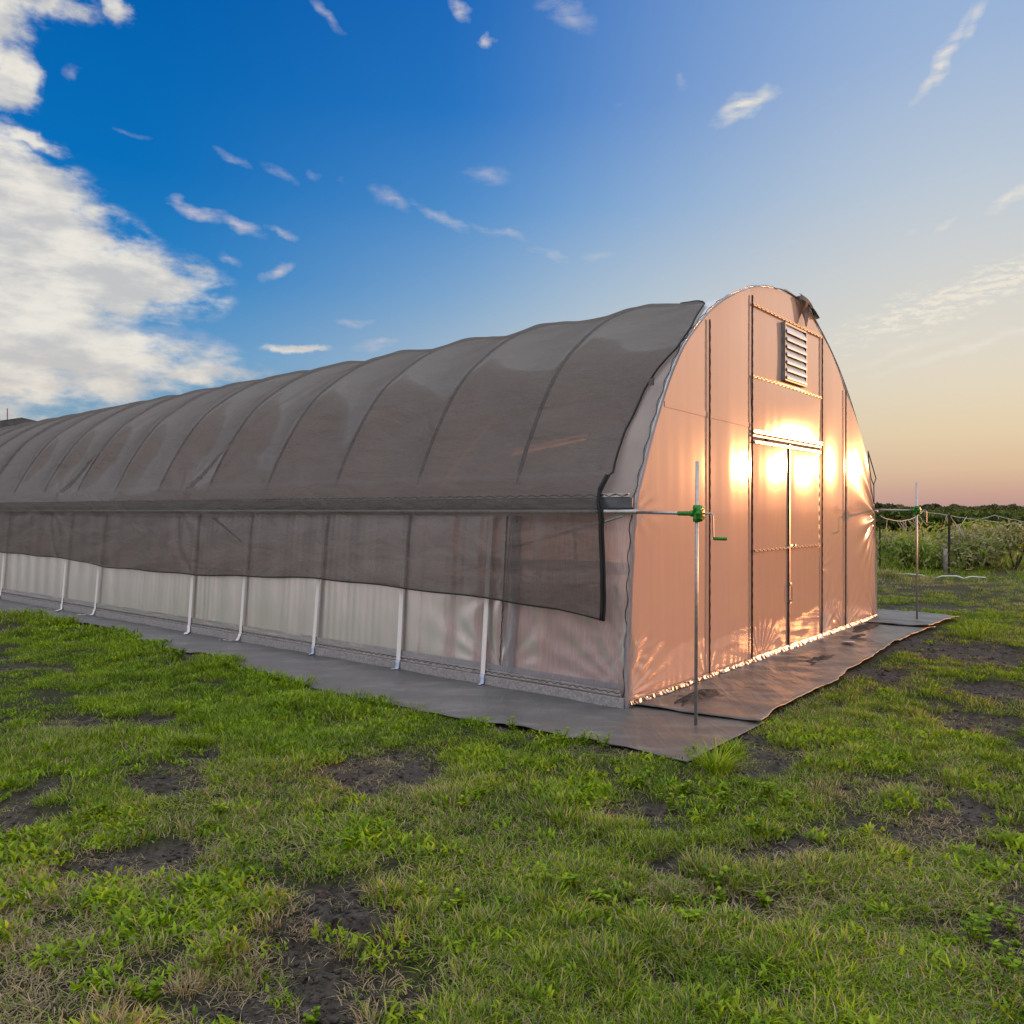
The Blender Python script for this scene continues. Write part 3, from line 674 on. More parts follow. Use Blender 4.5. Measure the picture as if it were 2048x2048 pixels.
# --- bows inside, ridge purlin, side purlins, braces
BI, _ = resamp(PR, 60); BN = normals(BI)
i = 1
while i*BOW < LEN:
    mb = MB(); mb.tube([(p[0], i*BOW, p[1]) for p in BI-BN*(.008+.055*np.clip((1.9-BI[:, 1:2])/.4, 0, 1))], .024, 8); mb.build('bow', M['bow'], GH, True); i += 1
for s, z in [(3.39, 3.72), (1.40, 3.02), (5.2, 2.85), (.24, 1.62), (6.50, 1.62)]:
    mb = MB(); mb.tube([(s, .03, z), (s, LEN, z)], .018, 6); mb.build('purlin', M['galv'], GH, True)
for (a, b_) in [((.12, .1, 1.5), (.10, 3.9, .55)), ((6.6, .1, 1.6), (6.7, 3.9, .3)), ((.09, 6.0, 1.45), (.10, 4.0, .6)), ((.40, 1.27, 2.1), (1.3, 2.54, 3.15)), ((.4, 3.8, 2.1), (1.1, 2.6, 3.0))]:
    mb = MB(); mb.tube([a, b_], .012, 6); mb.build('brace', M['galv'], GH, True)
# --- hip rails and roll-up pipes on both sides
for sg, s0 in ((-1, .13), (1, 6.62)):
    mb = MB(); lo, hi = (s0-.045, s0-.012) if sg < 0 else (s0+.012, s0+.045)
    mb.box((lo, .0, 1.56), (hi, LEN, 1.655)); mb.build('hip_rail', M['hip'] if 'hip' in M else M['flap_film'], GH, bevel=.01)
    mb = MB(); q = s0+sg*.062; mb.tube([(q, -.06, 1.535), (q, LEN, 1.535)], .019, 10); mb.build('roll_pipe', M['galv'], GH, True)
    channel((s0+sg*.046, .02, 1.668), (s0+sg*.046, LEN, 1.668), w=.028, out_=(sg, 0, 0), per=.12, amp=.009, y_off=.0, wiremat='dark_wire')
# anti-billow straps on the left
STR = [(1.44, .05, 0), (2.52, .055, 0), (3.83, .05, 0), (5.2, .05, 1), (6.33, .06, 1), (8.92, .055, 1), (10.02, .055, 1), (12.47, .06, 1), (15.2, .05, 0), (17.7, .05, 0), (20.3, .05, 0)]
for k, (t, w, tail) in enumerate(STR):
    zz = np.linspace(.10, 1.50, 24); lean = .018*math.sin(k*2.1)
    G = np.zeros((24, 3, 3)); sx = np.interp(zz, [0, .57, .98, 1.53], [0, .04, .07, .13])
    for j in range(3): G[:, j, 0] = sx-.046+.006*np.sin(zz*2.2); G[:, j, 1] = t+(j-1)*w/2+lean*(zz-.1); G[:, j, 2] = zz
    mb = MB(); mb.sheet(G); so_ = mb.build('strap', M['strap'], GH, False, solid=.002)
    mb = MB(); L_ = .20 if tail else .09; d_ = (1.0 if k % 2 else -.9)*(1 if tail else .2)
    G = np.zeros((10, 3, 3)); u = np.linspace(0, 1, 10)
    for j in range(3): G[:, j, 0] = -.046-L_*.7*u**1.6-(j-1)*w*.3*u*tail; G[:, j, 1] = t+(j-1)*w/2*(1-.35*u)+d_*L_*u**1.5; G[:, j, 2] = .078*np.clip(1-u*4, 0, 1)+.022+.012*np.sin(u*9+k)**2*u*tail
    mb.sheet(G); mb.build('strap_tail', M['strap_tail'] if not tail else M['strap'], so_, True, solid=.002)
# wide film lap beside the first bow
G = np.zeros((20, 3, 3)); zz = np.linspace(.16, 1.5, 20)
for j in range(3): G[:, j, 0] = np.interp(zz, [0, .57, .98, 1.53], [0, .04, .07, .13])-.03; G[:, j, 1] = 1.10+j*.045+.01*np.sin(zz*6); G[:, j, 2] = zz
mb = MB(); mb.sheet(G); mb.build('film_lap', M['flap_film'], GH, True)
channel((.0-.0, 1.255, .2), (.10, 1.255, 1.5), w=.016, out_=(-1, 0, 0), per=.1, amp=.004, y_off=.012, wiremat='dark_wire', chmat='board')
mb = MB(); mb.box((.60, .10, 2.60), (.62, .14, 2.66)); mb.build('cover_clip', M['seam'], GH)
# --- growing benches inside the tunnel (seen dimly through the film)
for k, (s0, t0, t1, lab) in enumerate([(1.1, 1.6, 6.6, 'dark low growing bench inside the tunnel behind the near left side wall'), (4.6, 1.2, 8.5, 'dark low growing bench inside the tunnel along its far side')]):
    x, y = loc2w(s0, t0); r = empty('growing_bench', (x, y, 0), GH_RZ); tag(r, lab, 'bench', 'growing benches inside the tunnel')
    mb = MB(); mb.box((0, 0, .62), (.8, t1-t0, .74)); mb.build('bench_top', M['bench'], r, bevel=.01)
    for a in (0.05, .7):
        for b_ in (0.1, (t1-t0)/2, t1-t0-.2):
            mb = MB(); mb.box((a, b_, 0), (a+.06, b_+.06, .62)); mb.build('leg', M['bench'], r)

# ------------------------------------------------------------------ SHADE CLOTH
SC = empty('shade_cloth', (CX, CY, 0), GH_RZ)
tag(SC, 'dark brownish grey shade netting draped over the tunnel roof and upper side', 'shade cloth')
# bottom edge (left), as height over t
bt = [(.15, .66), (.2, .672), (.62, .73), (1.25, .763), (2.45, .795), (3.75, .82), (5.25, .77), (6.24, .735), (8.59, .73), (9.8, .80), (11.2, .81), (12.5, .82), (30, .82)]
def zb(t): return np.interp(t, [q[0] for q in bt], [q[1] for q in bt])+.012*np.sin(t*5)*.5
# near edge: t offset as a function of arc position via z (left) then s
def edge_off(s, z):
    left = np.interp(z, [.6, 1.0, 1.5, 1.65, 1.8, 1.9, 2.22, 2.57, 2.74, 2.93, 3.16, 3.30, 3.50, 3.7, 3.8], [.18, .21, .235, .285, .235, .25, .267, .21, .148, .03, .02, .07, .16, .45, .75])
    top = np.interp(s, [2.4, 2.9, 3.3, 3.5, 3.7, 3.9, 4.1, 4.5, 5.2, 6.0], [.78, .86, .7, .25, .02, -.05, -.03, .03, .12, .05])
    right = np.interp(z, [.7, 1.5, 2.2, 3.0], [.1, .02, .02, .1])
    return np.where(s < 2.4, left, np.where(s < 5.9, top, right))
TD = np.unique(np.concatenate([np.linspace(0, 1.27, 50), np.arange(1.27, 13, BOW/22), np.arange(13, LEN, BOW/8)]))
full = PR[(PR[:, 0] < 3.4) | (PR[:, 1] > 1.15)]; C2, _ = resamp(full, 260); CN = normals(C2)
Gc = np.zeros((len(TD), 260, 3))
for j in range(260):
    s, z = C2[j]; k0 = float(edge_off(np.array(s), np.array(max(z, .6)))); T = k0+TD*(LEN-k0)/LEN if False else k0*np.clip(1-TD/1.27, 0, 1)+TD
    zz = np.full_like(T, z); ss_ = np.full_like(T, s)
    upper = z > 1.66
    if s < 3.4 and z < 1.60:      # hanging skirt: remap heights so that the hem follows zb(t)
        f_ = z/1.60; h = zb(T); zz = h+(1.60-h)*f_; ss_ = np.interp(zz, [0, .57, .98, 1.53, 1.62], [0, .04, .07, .13, .15])
    sag = bow_sag(T, np.full_like(T, z))
    off = .034-sag+.010*(fbm(T*2.2+z*1.2, np.full_like(T, j*.06), 9)-.5)*2+.006*np.sin(T*4+j*.35+3*fbm(T, T*0+j*.03, 2))
    if s < 3.4:
        off = off+np.where(zz < 1.70, .050+.02*np.clip((1.5-zz)/.9, 0, 1)*fbm(T*1.1, zz*1.3, 51)+.010*np.sin(T*9+zz*5)*fbm(T*.6, zz, 33), .052*np.clip((2.1-zz)/.45, 0, 1))
        # gathered folds at three pull points on the rail
        for (t0, R, am) in [(6.75, .9, .05), (10.6, .8, .05), (.33, .25, .03), (4.9, .6, .02)]:
            r = np.hypot(T-t0, zz-1.66); ph = np.arctan2(zz-1.66, T-t0+1e-4)
            off = off+am*np.sin(13*ph+2*np.sin(ph*2))*np.exp(-(r/R)**1.2)*np.clip(r/.1, 0, 1)*.32
        # deep creases leaning up from the pull points
        for (t0, sl2) in [(6.75, -.62), (10.6, -.6)]:
            dd = (T-t0)-sl2*(zz-1.66); off = off+(.10*np.exp(-((dd+.07)/.09)**2)-.05*np.exp(-((dd-.10)/.10)**2))*np.clip((zz-1.66)/.12, 0, 1)*np.exp(-np.clip(zz-1.66, 0, 9)/.8)
            off = off-.03*np.exp(-((T-t0-.35*(1.66-zz)+.9*(1.66-zz)**2)/.06)**2)*(zz < 1.66)
    off = np.maximum(off, np.where((s < 3.4) & (zz > 1.47) & (zz < 1.80), np.where(zz < 1.60, .102, .098), .014-sag))
    Gc[:, j, 0] = ss_+CN[j, 0]*off; Gc[:, j, 1] = T; Gc[:, j, 2] = zz+CN[j, 1]*off
mb = MB(); mb.sheet(Gc); cl = mb.build('netting', M['cloth'], SC, True)
# bound edges: rope along the near edge and the hem
mb = MB(); mb.tube([tuple(q) for q in Gc[0]], .009, 6); mb.build('edge_cord', M['cord'], SC, True)
mb = MB(); mb.tube([tuple(q) for q in Gc[:, 0]], .007, 6); mb.build('hem_cord', M['cord'], SC, True)
mb = MB(); e_ = Gc[0][:46]; mb.tube([tuple(q+np.array([-.01, .02, 0])) for q in e_[::3]], .014, 6); mb.build('edge_binding', M['cord'], SC, True)
# loose corner hanging over the end wall near the ridge, on the far side of it
U_, V_ = np.linspace(0, 1, 22), np.linspace(0, 1, 12); G = np.zeros((22, 12, 3))
for a, u in enumerate(U_):
    s = 3.62+.62*u; hang = .30*math.exp(-((u-.30)/.17)**2)+.03
    for b_, v in enumerate(V_):
        G[a, b_] = (s+.03*math.sin(v*5)*(1-u), -.05-.02*math.sin(v*7+u*4), float(zleft(s))+.05-hang*v)
mb = MB(); mb.sheet(G); mb.build('loose_flap', M['cloth'], SC, True, solid=.004)
# cord loop and line down the far edge
def R_(s, z, y): return (s, y, z)
mb = MB(); mb.tube([R_(6.32, 2.36, -.03), R_(6.52, 2.10, -.05), R_(6.60, 1.99, -.06), R_(6.52, 1.90, -.05), R_(6.44, 1.98, -.04), R_(6.38, 2.15, -.03), R_(6.33, 2.34, -.03)], .007, 6)
mb.tube([R_(6.53, 1.90, -.05), R_(6.62, 1.60, -.03), R_(6.66, 1.45, -.02)], .007, 6); mb.build('tie_cord', M['cord'], SC, True)

# ------------------------------------------------------------------ CRANKS
def crank(name_label, s, t, ztop, zr, arm_to, lean):
    x, y = loc2w(s, t); r = empty('roll_up_crank', (x, y, 0), GH_RZ); tag(r, name_label, 'crank', 'hand cranks for the roll-up sides')
    mb = MB(); mb.tube([(0, 0, -.05), (lean*.5, 0, ztop/2), (lean, 0, ztop)], .0125, 10); mb.build('pole', M['galv'], r, True)
    lx = lean*zr/ztop; c = (lx, 0, zr)
    mb = MB(); mb.tube([(lx, .06, zr), (lx, arm_to[1]-t, zr+.012), (arm_to[0]-s, arm_to[1]-t, zr+.012)] if abs(arm_to[0]-s-lx) > .3 else [(lx, .06, zr), (arm_to[0]-s, arm_to[1]-t, zr+.008)], .0125, 8); mb.build('drive_pipe', M['galv'], r, True)
    mb = MB(); mb.lathe((lx, 0, zr-.062), (0, 0, 1), [(0, .018), (.004, .027), (.03, .030), (.036, .026), (.088, .026), (.094, .030), (.12, .027), (.124, .018)], 14)
    mb.lathe((lx, .02, zr), (0, 1, 0), [(0, .024), (.02, .024), (.04, .017), (.125, .0165), (.13, .015)], 14); mb.build('gear_housing', M['green'], r, True)
    mb = MB(); mb.lathe((lx, -.012, zr), (0, -1, 0), [(0, .040), (.006, .052), (.024, .054), (.03, .050), (.034, .036)], 40, 8, .09); mb.build('gear_cover', M['green'], r, True)
    mb = MB(); mb.lathe((lx, -.047, zr), (0, -1, 0), [(0, .030), (.004, .030), (.006, .02)], 20, 5, .12); mb.build('cover_plate', M['yellow'], r, True)
    mb = MB(); mb.tube([(lx, -.05, zr), (lx, -.105, zr)], .007, 8); mb.tube([(lx, -.100, zr+.004), (lx, -.118, zr-.002), (lx+.004, -.122, zr-.02), (lx+.010, -.122, zr-.165), (lx+.012, -.128, zr-.178)], .0058, 8); h_ = mb.build('crank_arm', M['galv'], r, True)
    mb = MB(); mb.lathe((lx+.012, -.122, zr-.178), (0.12, -1, 0), [(0, .008), (.004, .012), (.09, .0125), (.1, .008)], 12); mb.build('grip', M['green'], h_, True)
    return r
crank('near roll-up crank with green gearbox and down hanging handle on a thin steel pole', -.117, -.65, 1.90, 1.525, (.075, -.03), .02)
crank('far roll-up crank with green gearbox on a pole beyond the right corner', 6.86, -.53, 1.93, 1.545, (6.68, -.03), -.03)

# white lid on the mat
x, y = loc2w(4.15, -.42); mb = MB(); mb.lathe((x, y, .045), (.05, .1, 1), [(0, .055), (.006, .075), (.012, .074), (.014, .055)], 24); tag(mb.build('plastic_lid', M['lid'], None, True), 'small round white plastic lid lying on the muddy fabric by the doors', 'lid')
# soil heaps on the fabric: uneven low mounds
def mound(s, t, rs, rt, h, seed, label):
    n_a, n_r = 64, 16; V = []; Fc = []
    x0, y0 = loc2w(s, t)
    for i in range(n_r):
        for k in range(n_a):
            th = 2*PI*k/n_a; rr = (i+1)/n_r; wob = 1+.45*(fbm(np.array([math.cos(th)*2+7+seed]), np.array([math.sin(th)*2+3]), seed)[0]-.5)*2
            ls, lt = rs*rr*wob*math.cos(th), rt*rr*wob*math.sin(th); nz = fbm(np.array([ls*16+seed]), np.array([lt*16]), seed+1)[0]
            z = h*(1-rr**2)*(.3+1.1*nz)
            V.append((x0+bx*ls+ax*lt, y0+by*ls+ay*lt, .026+z-.012*(rr > .97)))
    for i in range(n_r-1):
        for k in range(n_a): Fc.append((i*n_a+k, (i+1)*n_a+k, (i+1)*n_a+(k+1) % n_a, i*n_a+(k+1) % n_a))
    Fc.append(tuple(range(n_a))); mb = MB(); mb.add(V, Fc); mo_ = mb.build('soil_mound', M['soil'], None, True); at_ = mo_.data.attributes.new('bare', 'FLOAT', 'POINT'); at_.data.foreach_set('value', [1.]*len(mo_.data.vertices)); tag(mo_, label, 'soil heap', 'dark soil spilled on the fabric')
mound(.62, -.30, .42, .10, .045, 1, 'dark crumbly soil heap on the fabric right of the near crank pole')
mound(2.95, -.50, .42, .10, .022, 2, 'thin dark soil smear on the muddy fabric before the doors')
mound(4.75, -.36, .26, .08, .03, 3, 'small dark soil heap on the fabric behind the white lid')
mound(5.6, -.20, .62, .13, .03, 4, 'long dark soil heap at the foot of the right end wall')

# ------------------------------------------------------------------ GRASS
def blade(V, Fc, R1, R2, x, y, ang, L, w, lean, r, r2, z0=0.):
    dx, dy = math.cos(ang), math.sin(ang); px_, py_ = -dy, dx; o = len(V)
    for k, (f_, wf) in enumerate(((0, 1), (.4, .85), (.75, .55))):
        l_ = lean*f_*f_; zz = z0+L*(f_-.35*lean*f_*f_); cx_, cy_ = x+dx*l_*L, y+dy*l_*L
        V += [(cx_-px_*w*wf/2, cy_-py_*w*wf/2, zz), (cx_+px_*w*wf/2, cy_+py_*w*wf/2, zz)]
    l_ = lean; V.append((x+dx*l_*L, y+dy*l_*L, z0+L*(1-.35*lean)))
    Fc += [(o, o+1, o+3, o+2), (o+2, o+3, o+5, o+4), (o+4, o+5, o+6, o+6)]
    R1 += [r]*7; R2 += [r2]*7
def mk_tuft(kind):
    V, Fc, R1, R2 = [], [], [], []
    n_ = {'turf': 46, 'tall': 60, 'dry': 36, 'creep': 40, 'leafy': 26}[kind]
    for _ in range(n_):
        a = random.uniform(0, 2*PI); rr = {'turf': .085, 'tall': .06, 'dry': .09, 'creep': .10, 'leafy': .07}[kind]*math.sqrt(random.random())
        L = {'turf': random.uniform(.014, .044), 'tall': random.uniform(.025, .07), 'dry': random.uniform(.02, .055), 'creep': random.uniform(.02, .04), 'leafy': random.uniform(.018, .04)}[kind]
        lean = {'turf': random.uniform(.3, 1.4), 'tall': random.uniform(.2, 1.0), 'dry': random.uniform(.9, 2.2), 'creep': random.uniform(.8, 1.8), 'leafy': random.uniform(.5, 1.4)}[kind]
        blade(V, Fc, R1, R2, rr*math.cos(a), rr*math.sin(a), a+random.uniform(-1.2, 1.2) if kind == 'tall' else random.uniform(0, 2*PI), L, random.uniform(.009, .016) if kind == 'leafy' else random.uniform(.0022, .0052), lean, random.uniform(.25, .8) if kind == 'leafy' else random.random(), 1.2 if kind == 'leafy' else random.random(), random.uniform(0, .02) if kind == 'leafy' else -.004)
    me = bpy.data.meshes.new('tuft'); me.from_pydata(V, [], [tuple(dict.fromkeys(f)) for f in Fc]); me.update()
    for nm, arr in (('rnd', R1), ('rnd2', R2)):
        at = me.attributes.new(nm, 'FLOAT', 'POINT'); at.data.foreach_set('value', arr)
    me.materials.append(M['grass']); return bpy.data.objects.new('tuft', me)
src = bpy.data.collections.new('tuft_sources')
kinds = ['turf']*6+['creep']*3+['dry']*3+['tall']*4+['leafy']*3
for k in kinds: src.objects.link(mk_tuft(k))
# blender sorts collection children by name -> name them in order
for i, o in enumerate(src.objects): pass
srcs = list(src.objects)
for i, o in enumerate(srcs): o.name = 'tuft_%02d' % i
def scatter(n_, d0, d1, power, half=46):
    u = rng.random(n_); q = 2-power
    d = (d0**q+u*(d1**q-d0**q))**(1/q) if abs(q) > 1e-3 else d0*(d1/d0)**u
    a = np.radians(rng.uniform(-half, half, n_)); return d*np.sin(a), d*np.cos(a), d
PX, PY, PD = [], [], []
for n_, d0, d1, pw in ((34000, 1.9, 7, .9), (36000, 7, 16, 1.0), (24000, 16, 46, 1.2)):
    x, y, d = scatter(n_, d0, d1, pw); PX.append(x); PY.append(y); PD.append(d)
x = np.concatenate(PX); y = np.concatenate(PY); d = np.concatenate(PD)
s_, t_ = w2loc(x, y)
keep = ~on_mat(x, y, -.035-.05*(rng.random(len(x)) < .25)); keep &= ~((s_ > -.6) & (t_ > -1) & (s_ < 7.4) & (t_ < 30))
keep &= (y > 1.0) & ((s_ < 0) | (s_ > 7) | (t_ < 0))
b = bare(x, y); dens = np.clip(1.05-b*1.05, .13, 1); lowf = fbm(x*1.1, y*1.1, 61); dens *= np.clip(.30+(fbm(x*2.3, y*2.3, 63)-.33)*3.2, .38, 1)*np.clip(.25+(fbm(x*9, y*9, 64, 2)-.36)*5.0, .07, 1)
keep &= rng.random(len(x)) < dens
x, y, d, b = x[keep], y[keep], d[keep], b[keep]
s_, t_ = w2loc(x, y); lowf = fbm(x*1.1, y*1.1, 61); med = fbm(x*2.6, y*2.6, 71)
# drier turf towards the bottom left of the view and around bare spots
dryf = np.clip(.21+.90*(fbm(x*.9, y*.9, 81)-.42)+.42*np.clip((4.6-y)/2, 0, 1)*np.clip((1.0-x)/2, 0, 1)+b*.6-.42*np.clip((y-5.0)/2, 0, 1)*(x < .5), .04, .92)
dryf = np.where(d > 12, np.clip(.15+1.3*(fbm(x*.35, y*.35, 91)-.40)+.25*(fbm(x*2, y*2, 3)-.5), .03, .8), dryf)
near_mat = np.exp(-np.clip(edge_s(t_)-s_, 0, 9)/.5)*(t_ > -1)
sc = (.62+.75*med)*(1-.35*b)*(1+.55*near_mat*(t_ > 1.5))*(1+np.clip((d-9)/16, 0, 1)*1.6)*(.85+.3*rng.random(len(x)))*np.where(d < 9, .75+.55*fbm(x*9, y*9, 64, 2), 1)
sc *= np.where(y < 7, 1.05, 1.)
r = rng.random(len(x)); ptall = np.clip(.04+.55*(lowf-.5)*2+.45*near_mat*(t_ > 1), .02, .7); 
ki = np.where(b > .75, 9+rng.integers(0, 3, len(x)), np.where(r < ptall, 12+rng.integers(0, 4, len(x)), np.where(rng.random(len(x)) < dryf*.5, 9+rng.integers(0, 3, len(x)), rng.integers(0, 9, len(x)))))
pl = .02+.20*np.clip((fbm(x*1.3+4, y*1.3, 44)-.5)*4, 0, 1)+.10*near_mat
ki = np.where((rng.random(len(x)) < pl) & (b < .9) & (d < 14), 16+rng.integers(0, 3, len(x)), ki)
z = height(x, y)
me = bpy.data.meshes.new('grass'); me.vertices.add(len(x)); me.vertices.foreach_set('co', np.stack([x, y, z], -1).astype(np.float32).ravel())
for nm, arr, ty in (('dry', dryf, 'FLOAT'), ('sc', sc, 'FLOAT'), ('rot', rng.random(len(x))*6.283, 'FLOAT'), ('ki', ki, 'INT')):
    at = me.attributes.new(nm, ty, 'POINT'); at.data.foreach_set('value', np.asarray(arr, np.int32 if ty == 'INT' else np.float32))
me.materials.append(M['grass'])
go = bpy.data.objects.new('grass', me); COL.objects.link(go); tag(go, 'short green and straw coloured turf grass around the tunnel', 'grass', kind='stuff')
ng = bpy.data.node_groups.new('grass_scatter', 'GeometryNodeTree'); ng.interface.new_socket('Geometry', in_out='INPUT', socket_type='NodeSocketGeometry'); ng.interface.new_socket('Geometry', in_out='OUTPUT', socket_type='NodeSocketGeometry')
gi, gout = ng.nodes.new('NodeGroupInput'), ng.nodes.new('NodeGroupOutput')
m2p = ng.nodes.new('GeometryNodeMeshToPoints'); ng.links.new(gi.outputs[0], m2p.inputs['Mesh'])
ci = ng.nodes.new('GeometryNodeCollectionInfo'); ci.inputs['Collection'].default_value = src; ci.inputs['Separate Children'].default_value = True; ci.inputs['Reset Children'].default_value = True
iop = ng.nodes.new('GeometryNodeInstanceOnPoints'); iop.inputs['Pick Instance'].default_value = True
ng.links.new(m2p.outputs[0], iop.inputs['Points']); ng.links.new(ci.outputs[0], iop.inputs['Instance'])
def na(nm, ty):
    q = ng.nodes.new('GeometryNodeInputNamedAttribute'); q.data_type = ty; q.inputs['Name'].default_value = nm; return q.outputs['Attribute']
ng.links.new(na('ki', 'INT'), iop.inputs['Instance Index']); ng.links.new(na('sc', 'FLOAT'), iop.inputs['Scale'])
cx_ = ng.nodes.new('ShaderNodeCombineXYZ'); ng.links.new(na('rot', 'FLOAT'), cx_.inputs[2]); ng.links.new(cx_.outputs[0], iop.inputs['Rotation'])
ng.links.new(iop.outputs[0], gout.inputs[0])
go.modifiers.new('scatter', 'NODES').node_group = ng

# ------------------------------------------------------------------ soil crumbs
def crumbs(n_, seed):
    r = np.random.default_rng(seed); a = np.radians(r.uniform(-42, 42, n_*9)); d_ = 2.0*(12/2.0)**r.random(n_*9); x = d_*np.sin(a); y = d_*np.cos(a)
    k = (bare(x, y) > .45) & ~on_mat(x, y, -.02); x, y, d_ = x[k][:n_], y[k][:n_], d_[k][:n_]; n_ = len(x)
    t_ = (1+5**.5)/2; iv = np.array([(-1, t_, 0), (1, t_, 0), (-1, -t_, 0), (1, -t_, 0), (0, -1, t_), (0, 1, t_), (0, -1, -t_), (0, 1, -t_), (t_, 0, -1), (t_, 0, 1), (-t_, 0, -1), (-t_, 0, 1)])/1.9
    fc = np.array([(0, 11, 5), (0, 5, 1), (0, 1, 7), (0, 7, 10), (0, 10, 11), (1, 5, 9), (5, 11, 4), (11, 10, 2), (10, 7, 6), (7, 1, 8), (3, 9, 4), (3, 4, 2), (3, 2, 6), (3, 6, 8), (3, 8, 9), (4, 9, 5), (2, 4, 11), (6, 2, 10), (8, 6, 7), (9, 8, 1)])
    sz = (.0025+.010*r.random(n_)**3.5)*(1+d_*.06); V = iv[None]*(.6+.8*r.random((n_, 12, 1)))*sz[:, None, None]*np.stack([r.uniform(.7, 1.4, n_), r.uniform(.7, 1.4, n_), r.uniform(.5, .9, n_)], -1)[:, None, :]
    V = V+np.stack([x, y, height(x, y)+sz*.3], -1)[:, None, :]; Fq = (fc[None]+12*np.arange(n_)[:, None, None]).reshape(-1, 3)
    o = np_mesh('soil_crumbs', V.reshape(-1, 3), Fq, M['soil'], None, {'bare': np.ones(n_*12)}); tag(o, 'dark soil crumbs and small clods lying on the bare patches', 'soil', kind='stuff')
crumbs(9000, 5)
# ------------------------------------------------------------------ tall grass clumps
def clump(px_, py_, n_, Lm, label, spread=.09, seedr=1):
    gx_, gy_ = px2g(px_, py_); V, Fc, R1, R2 = [], [], [], []
    for _ in range(n_):
        a = random.uniform(0, 2*PI); rr = spread*math.sqrt(random.random())
        blade(V, Fc, R1, R2, rr*math.cos(a), rr*math.sin(a), a+random.uniform(-.5, .5), Lm*random.uniform(.45, 1.1), random.uniform(.005, .009), random.uniform(.3, 1.25), random.random()**.8, 0)
    me = bpy.data.meshes.new('grass_clump'); me.from_pydata(V, [], [tuple(dict.fromkeys(f)) for f in Fc]); me.update()
    at = me.attributes.new('rnd', 'FLOAT', 'POINT'); at.data.foreach_set('value', R1); me.materials.append(M['weed'])
    o = bpy.data.objects.new('grass_clump', me); COL.objects.link(o); o.location = (gx_, gy_, float(height(np.array([gx_]), np.array([gy_]))[0])-.01); tag(o, label, 'grass clump', 'tall grass clumps')
clump(1352, 1452, 150, .24, 'tall yellow green grass clump at the near corner of the ground fabric', .08)
clump(1385, 1420, 60, .14, 'smaller leafy grass clump just behind the fabric corner', .06)
clump(1842, 1203, 220, .24, 'bright green grass clump alone on dark soil right of the fabric', .30)
clump(1375, 1255+190, 40, .10, 'short grass sprig right of the tall corner clump', .05)

# ------------------------------------------------------------------ broadleaf weeds
def mk_weed(nst, hh, leaf):
    V, Fc, R1 = [], [], []
    def leafq(c, d_, L, w, r):
        d_ = d_.normalized(); sd_ = d_.cross(Vector((0, 0, 1))); sd_ = sd_.normalized() if sd_.length > .01 else Vector((1, 0, 0)); up = sd_.cross(d_)
        o = len(V); st = [(0, .12), (.25, .8), (.5, 1.), (.78, .62), (1, .04)]
        for f_, wf in st:
            c_ = c+d_*L*f_+Vector((0, 0, -1))*L*.22*f_*f_
            V.extend([tuple(c_-sd_*w*wf/2+up*w*.12), tuple(c_), tuple(c_+sd_*w*wf/2+up*w*.12)]); R1.extend([r]*3)
        for k in range(4):
            Fc.extend([(o+3*k, o+3*k+1, o+3*k+4, o+3*k+3), (o+3*k+1, o+3*k+2, o+3*k+5, o+3*k+4)])
    for _ in range(nst):
        a = random.uniform(0, 2*PI); h0 = hh*random.uniform(.6, 1.1); tip = Vector((math.cos(a)*h0*.5, math.sin(a)*h0*.5, h0)); base = Vector((random.uniform(-.02, .02), random.uniform(-.02, .02), -.01))
        # stem
        o = len(V); w_ = .003
        for q in (base, tip):
            for k in range(3): V.append((q.x+w_*math.cos(k*2.09), q.y+w_*math.sin(k*2.09), q.z)); R1.append(.2)
        for k in range(3): Fc.append((o+k, o+(k+1) % 3, o+3+(k+1) % 3, o+3+k))
        nn = random.randint(3, 5)
        for k in range(nn):
            f_ = .35+.65*k/(nn-1); c = base.lerp(tip, f_)
            for q in range(2 if k < nn-1 else 4):
                b_ = a+k*1.57+q*PI/(1 if k < nn-1 else 2)+random.uniform(-.4, .4)
                leafq(c, Vector((math.cos(b_), math.sin(b_), random.uniform(.1, .7))), leaf*random.uniform(.65, 1.15)*(1.1-.35*f_), leaf*.5*random.uniform(.8, 1.1), random.random())
    me = bpy.data.meshes.new('weed_plant'); me.from_pydata(V, [], Fc); me.update(); me.polygons.foreach_set('use_smooth', [True]*len(me.polygons))
    at = me.attributes.new('rnd', 'FLOAT', 'POINT'); at.data.foreach_set('value', R1); me.materials.append(M['weed']); return me
WM = [mk_weed(random.randint(3, 5), random.uniform(.07, .12), random.uniform(.04, .055)) for _ in range(7)]
ORD = 'leftmost second third fourth fifth sixth seventh eighth ninth tenth eleventh twelfth thirteenth fourteenth fifteenth sixteenth seventeenth eighteenth nineteenth twentieth twenty-first twenty-second twenty-third'.split()
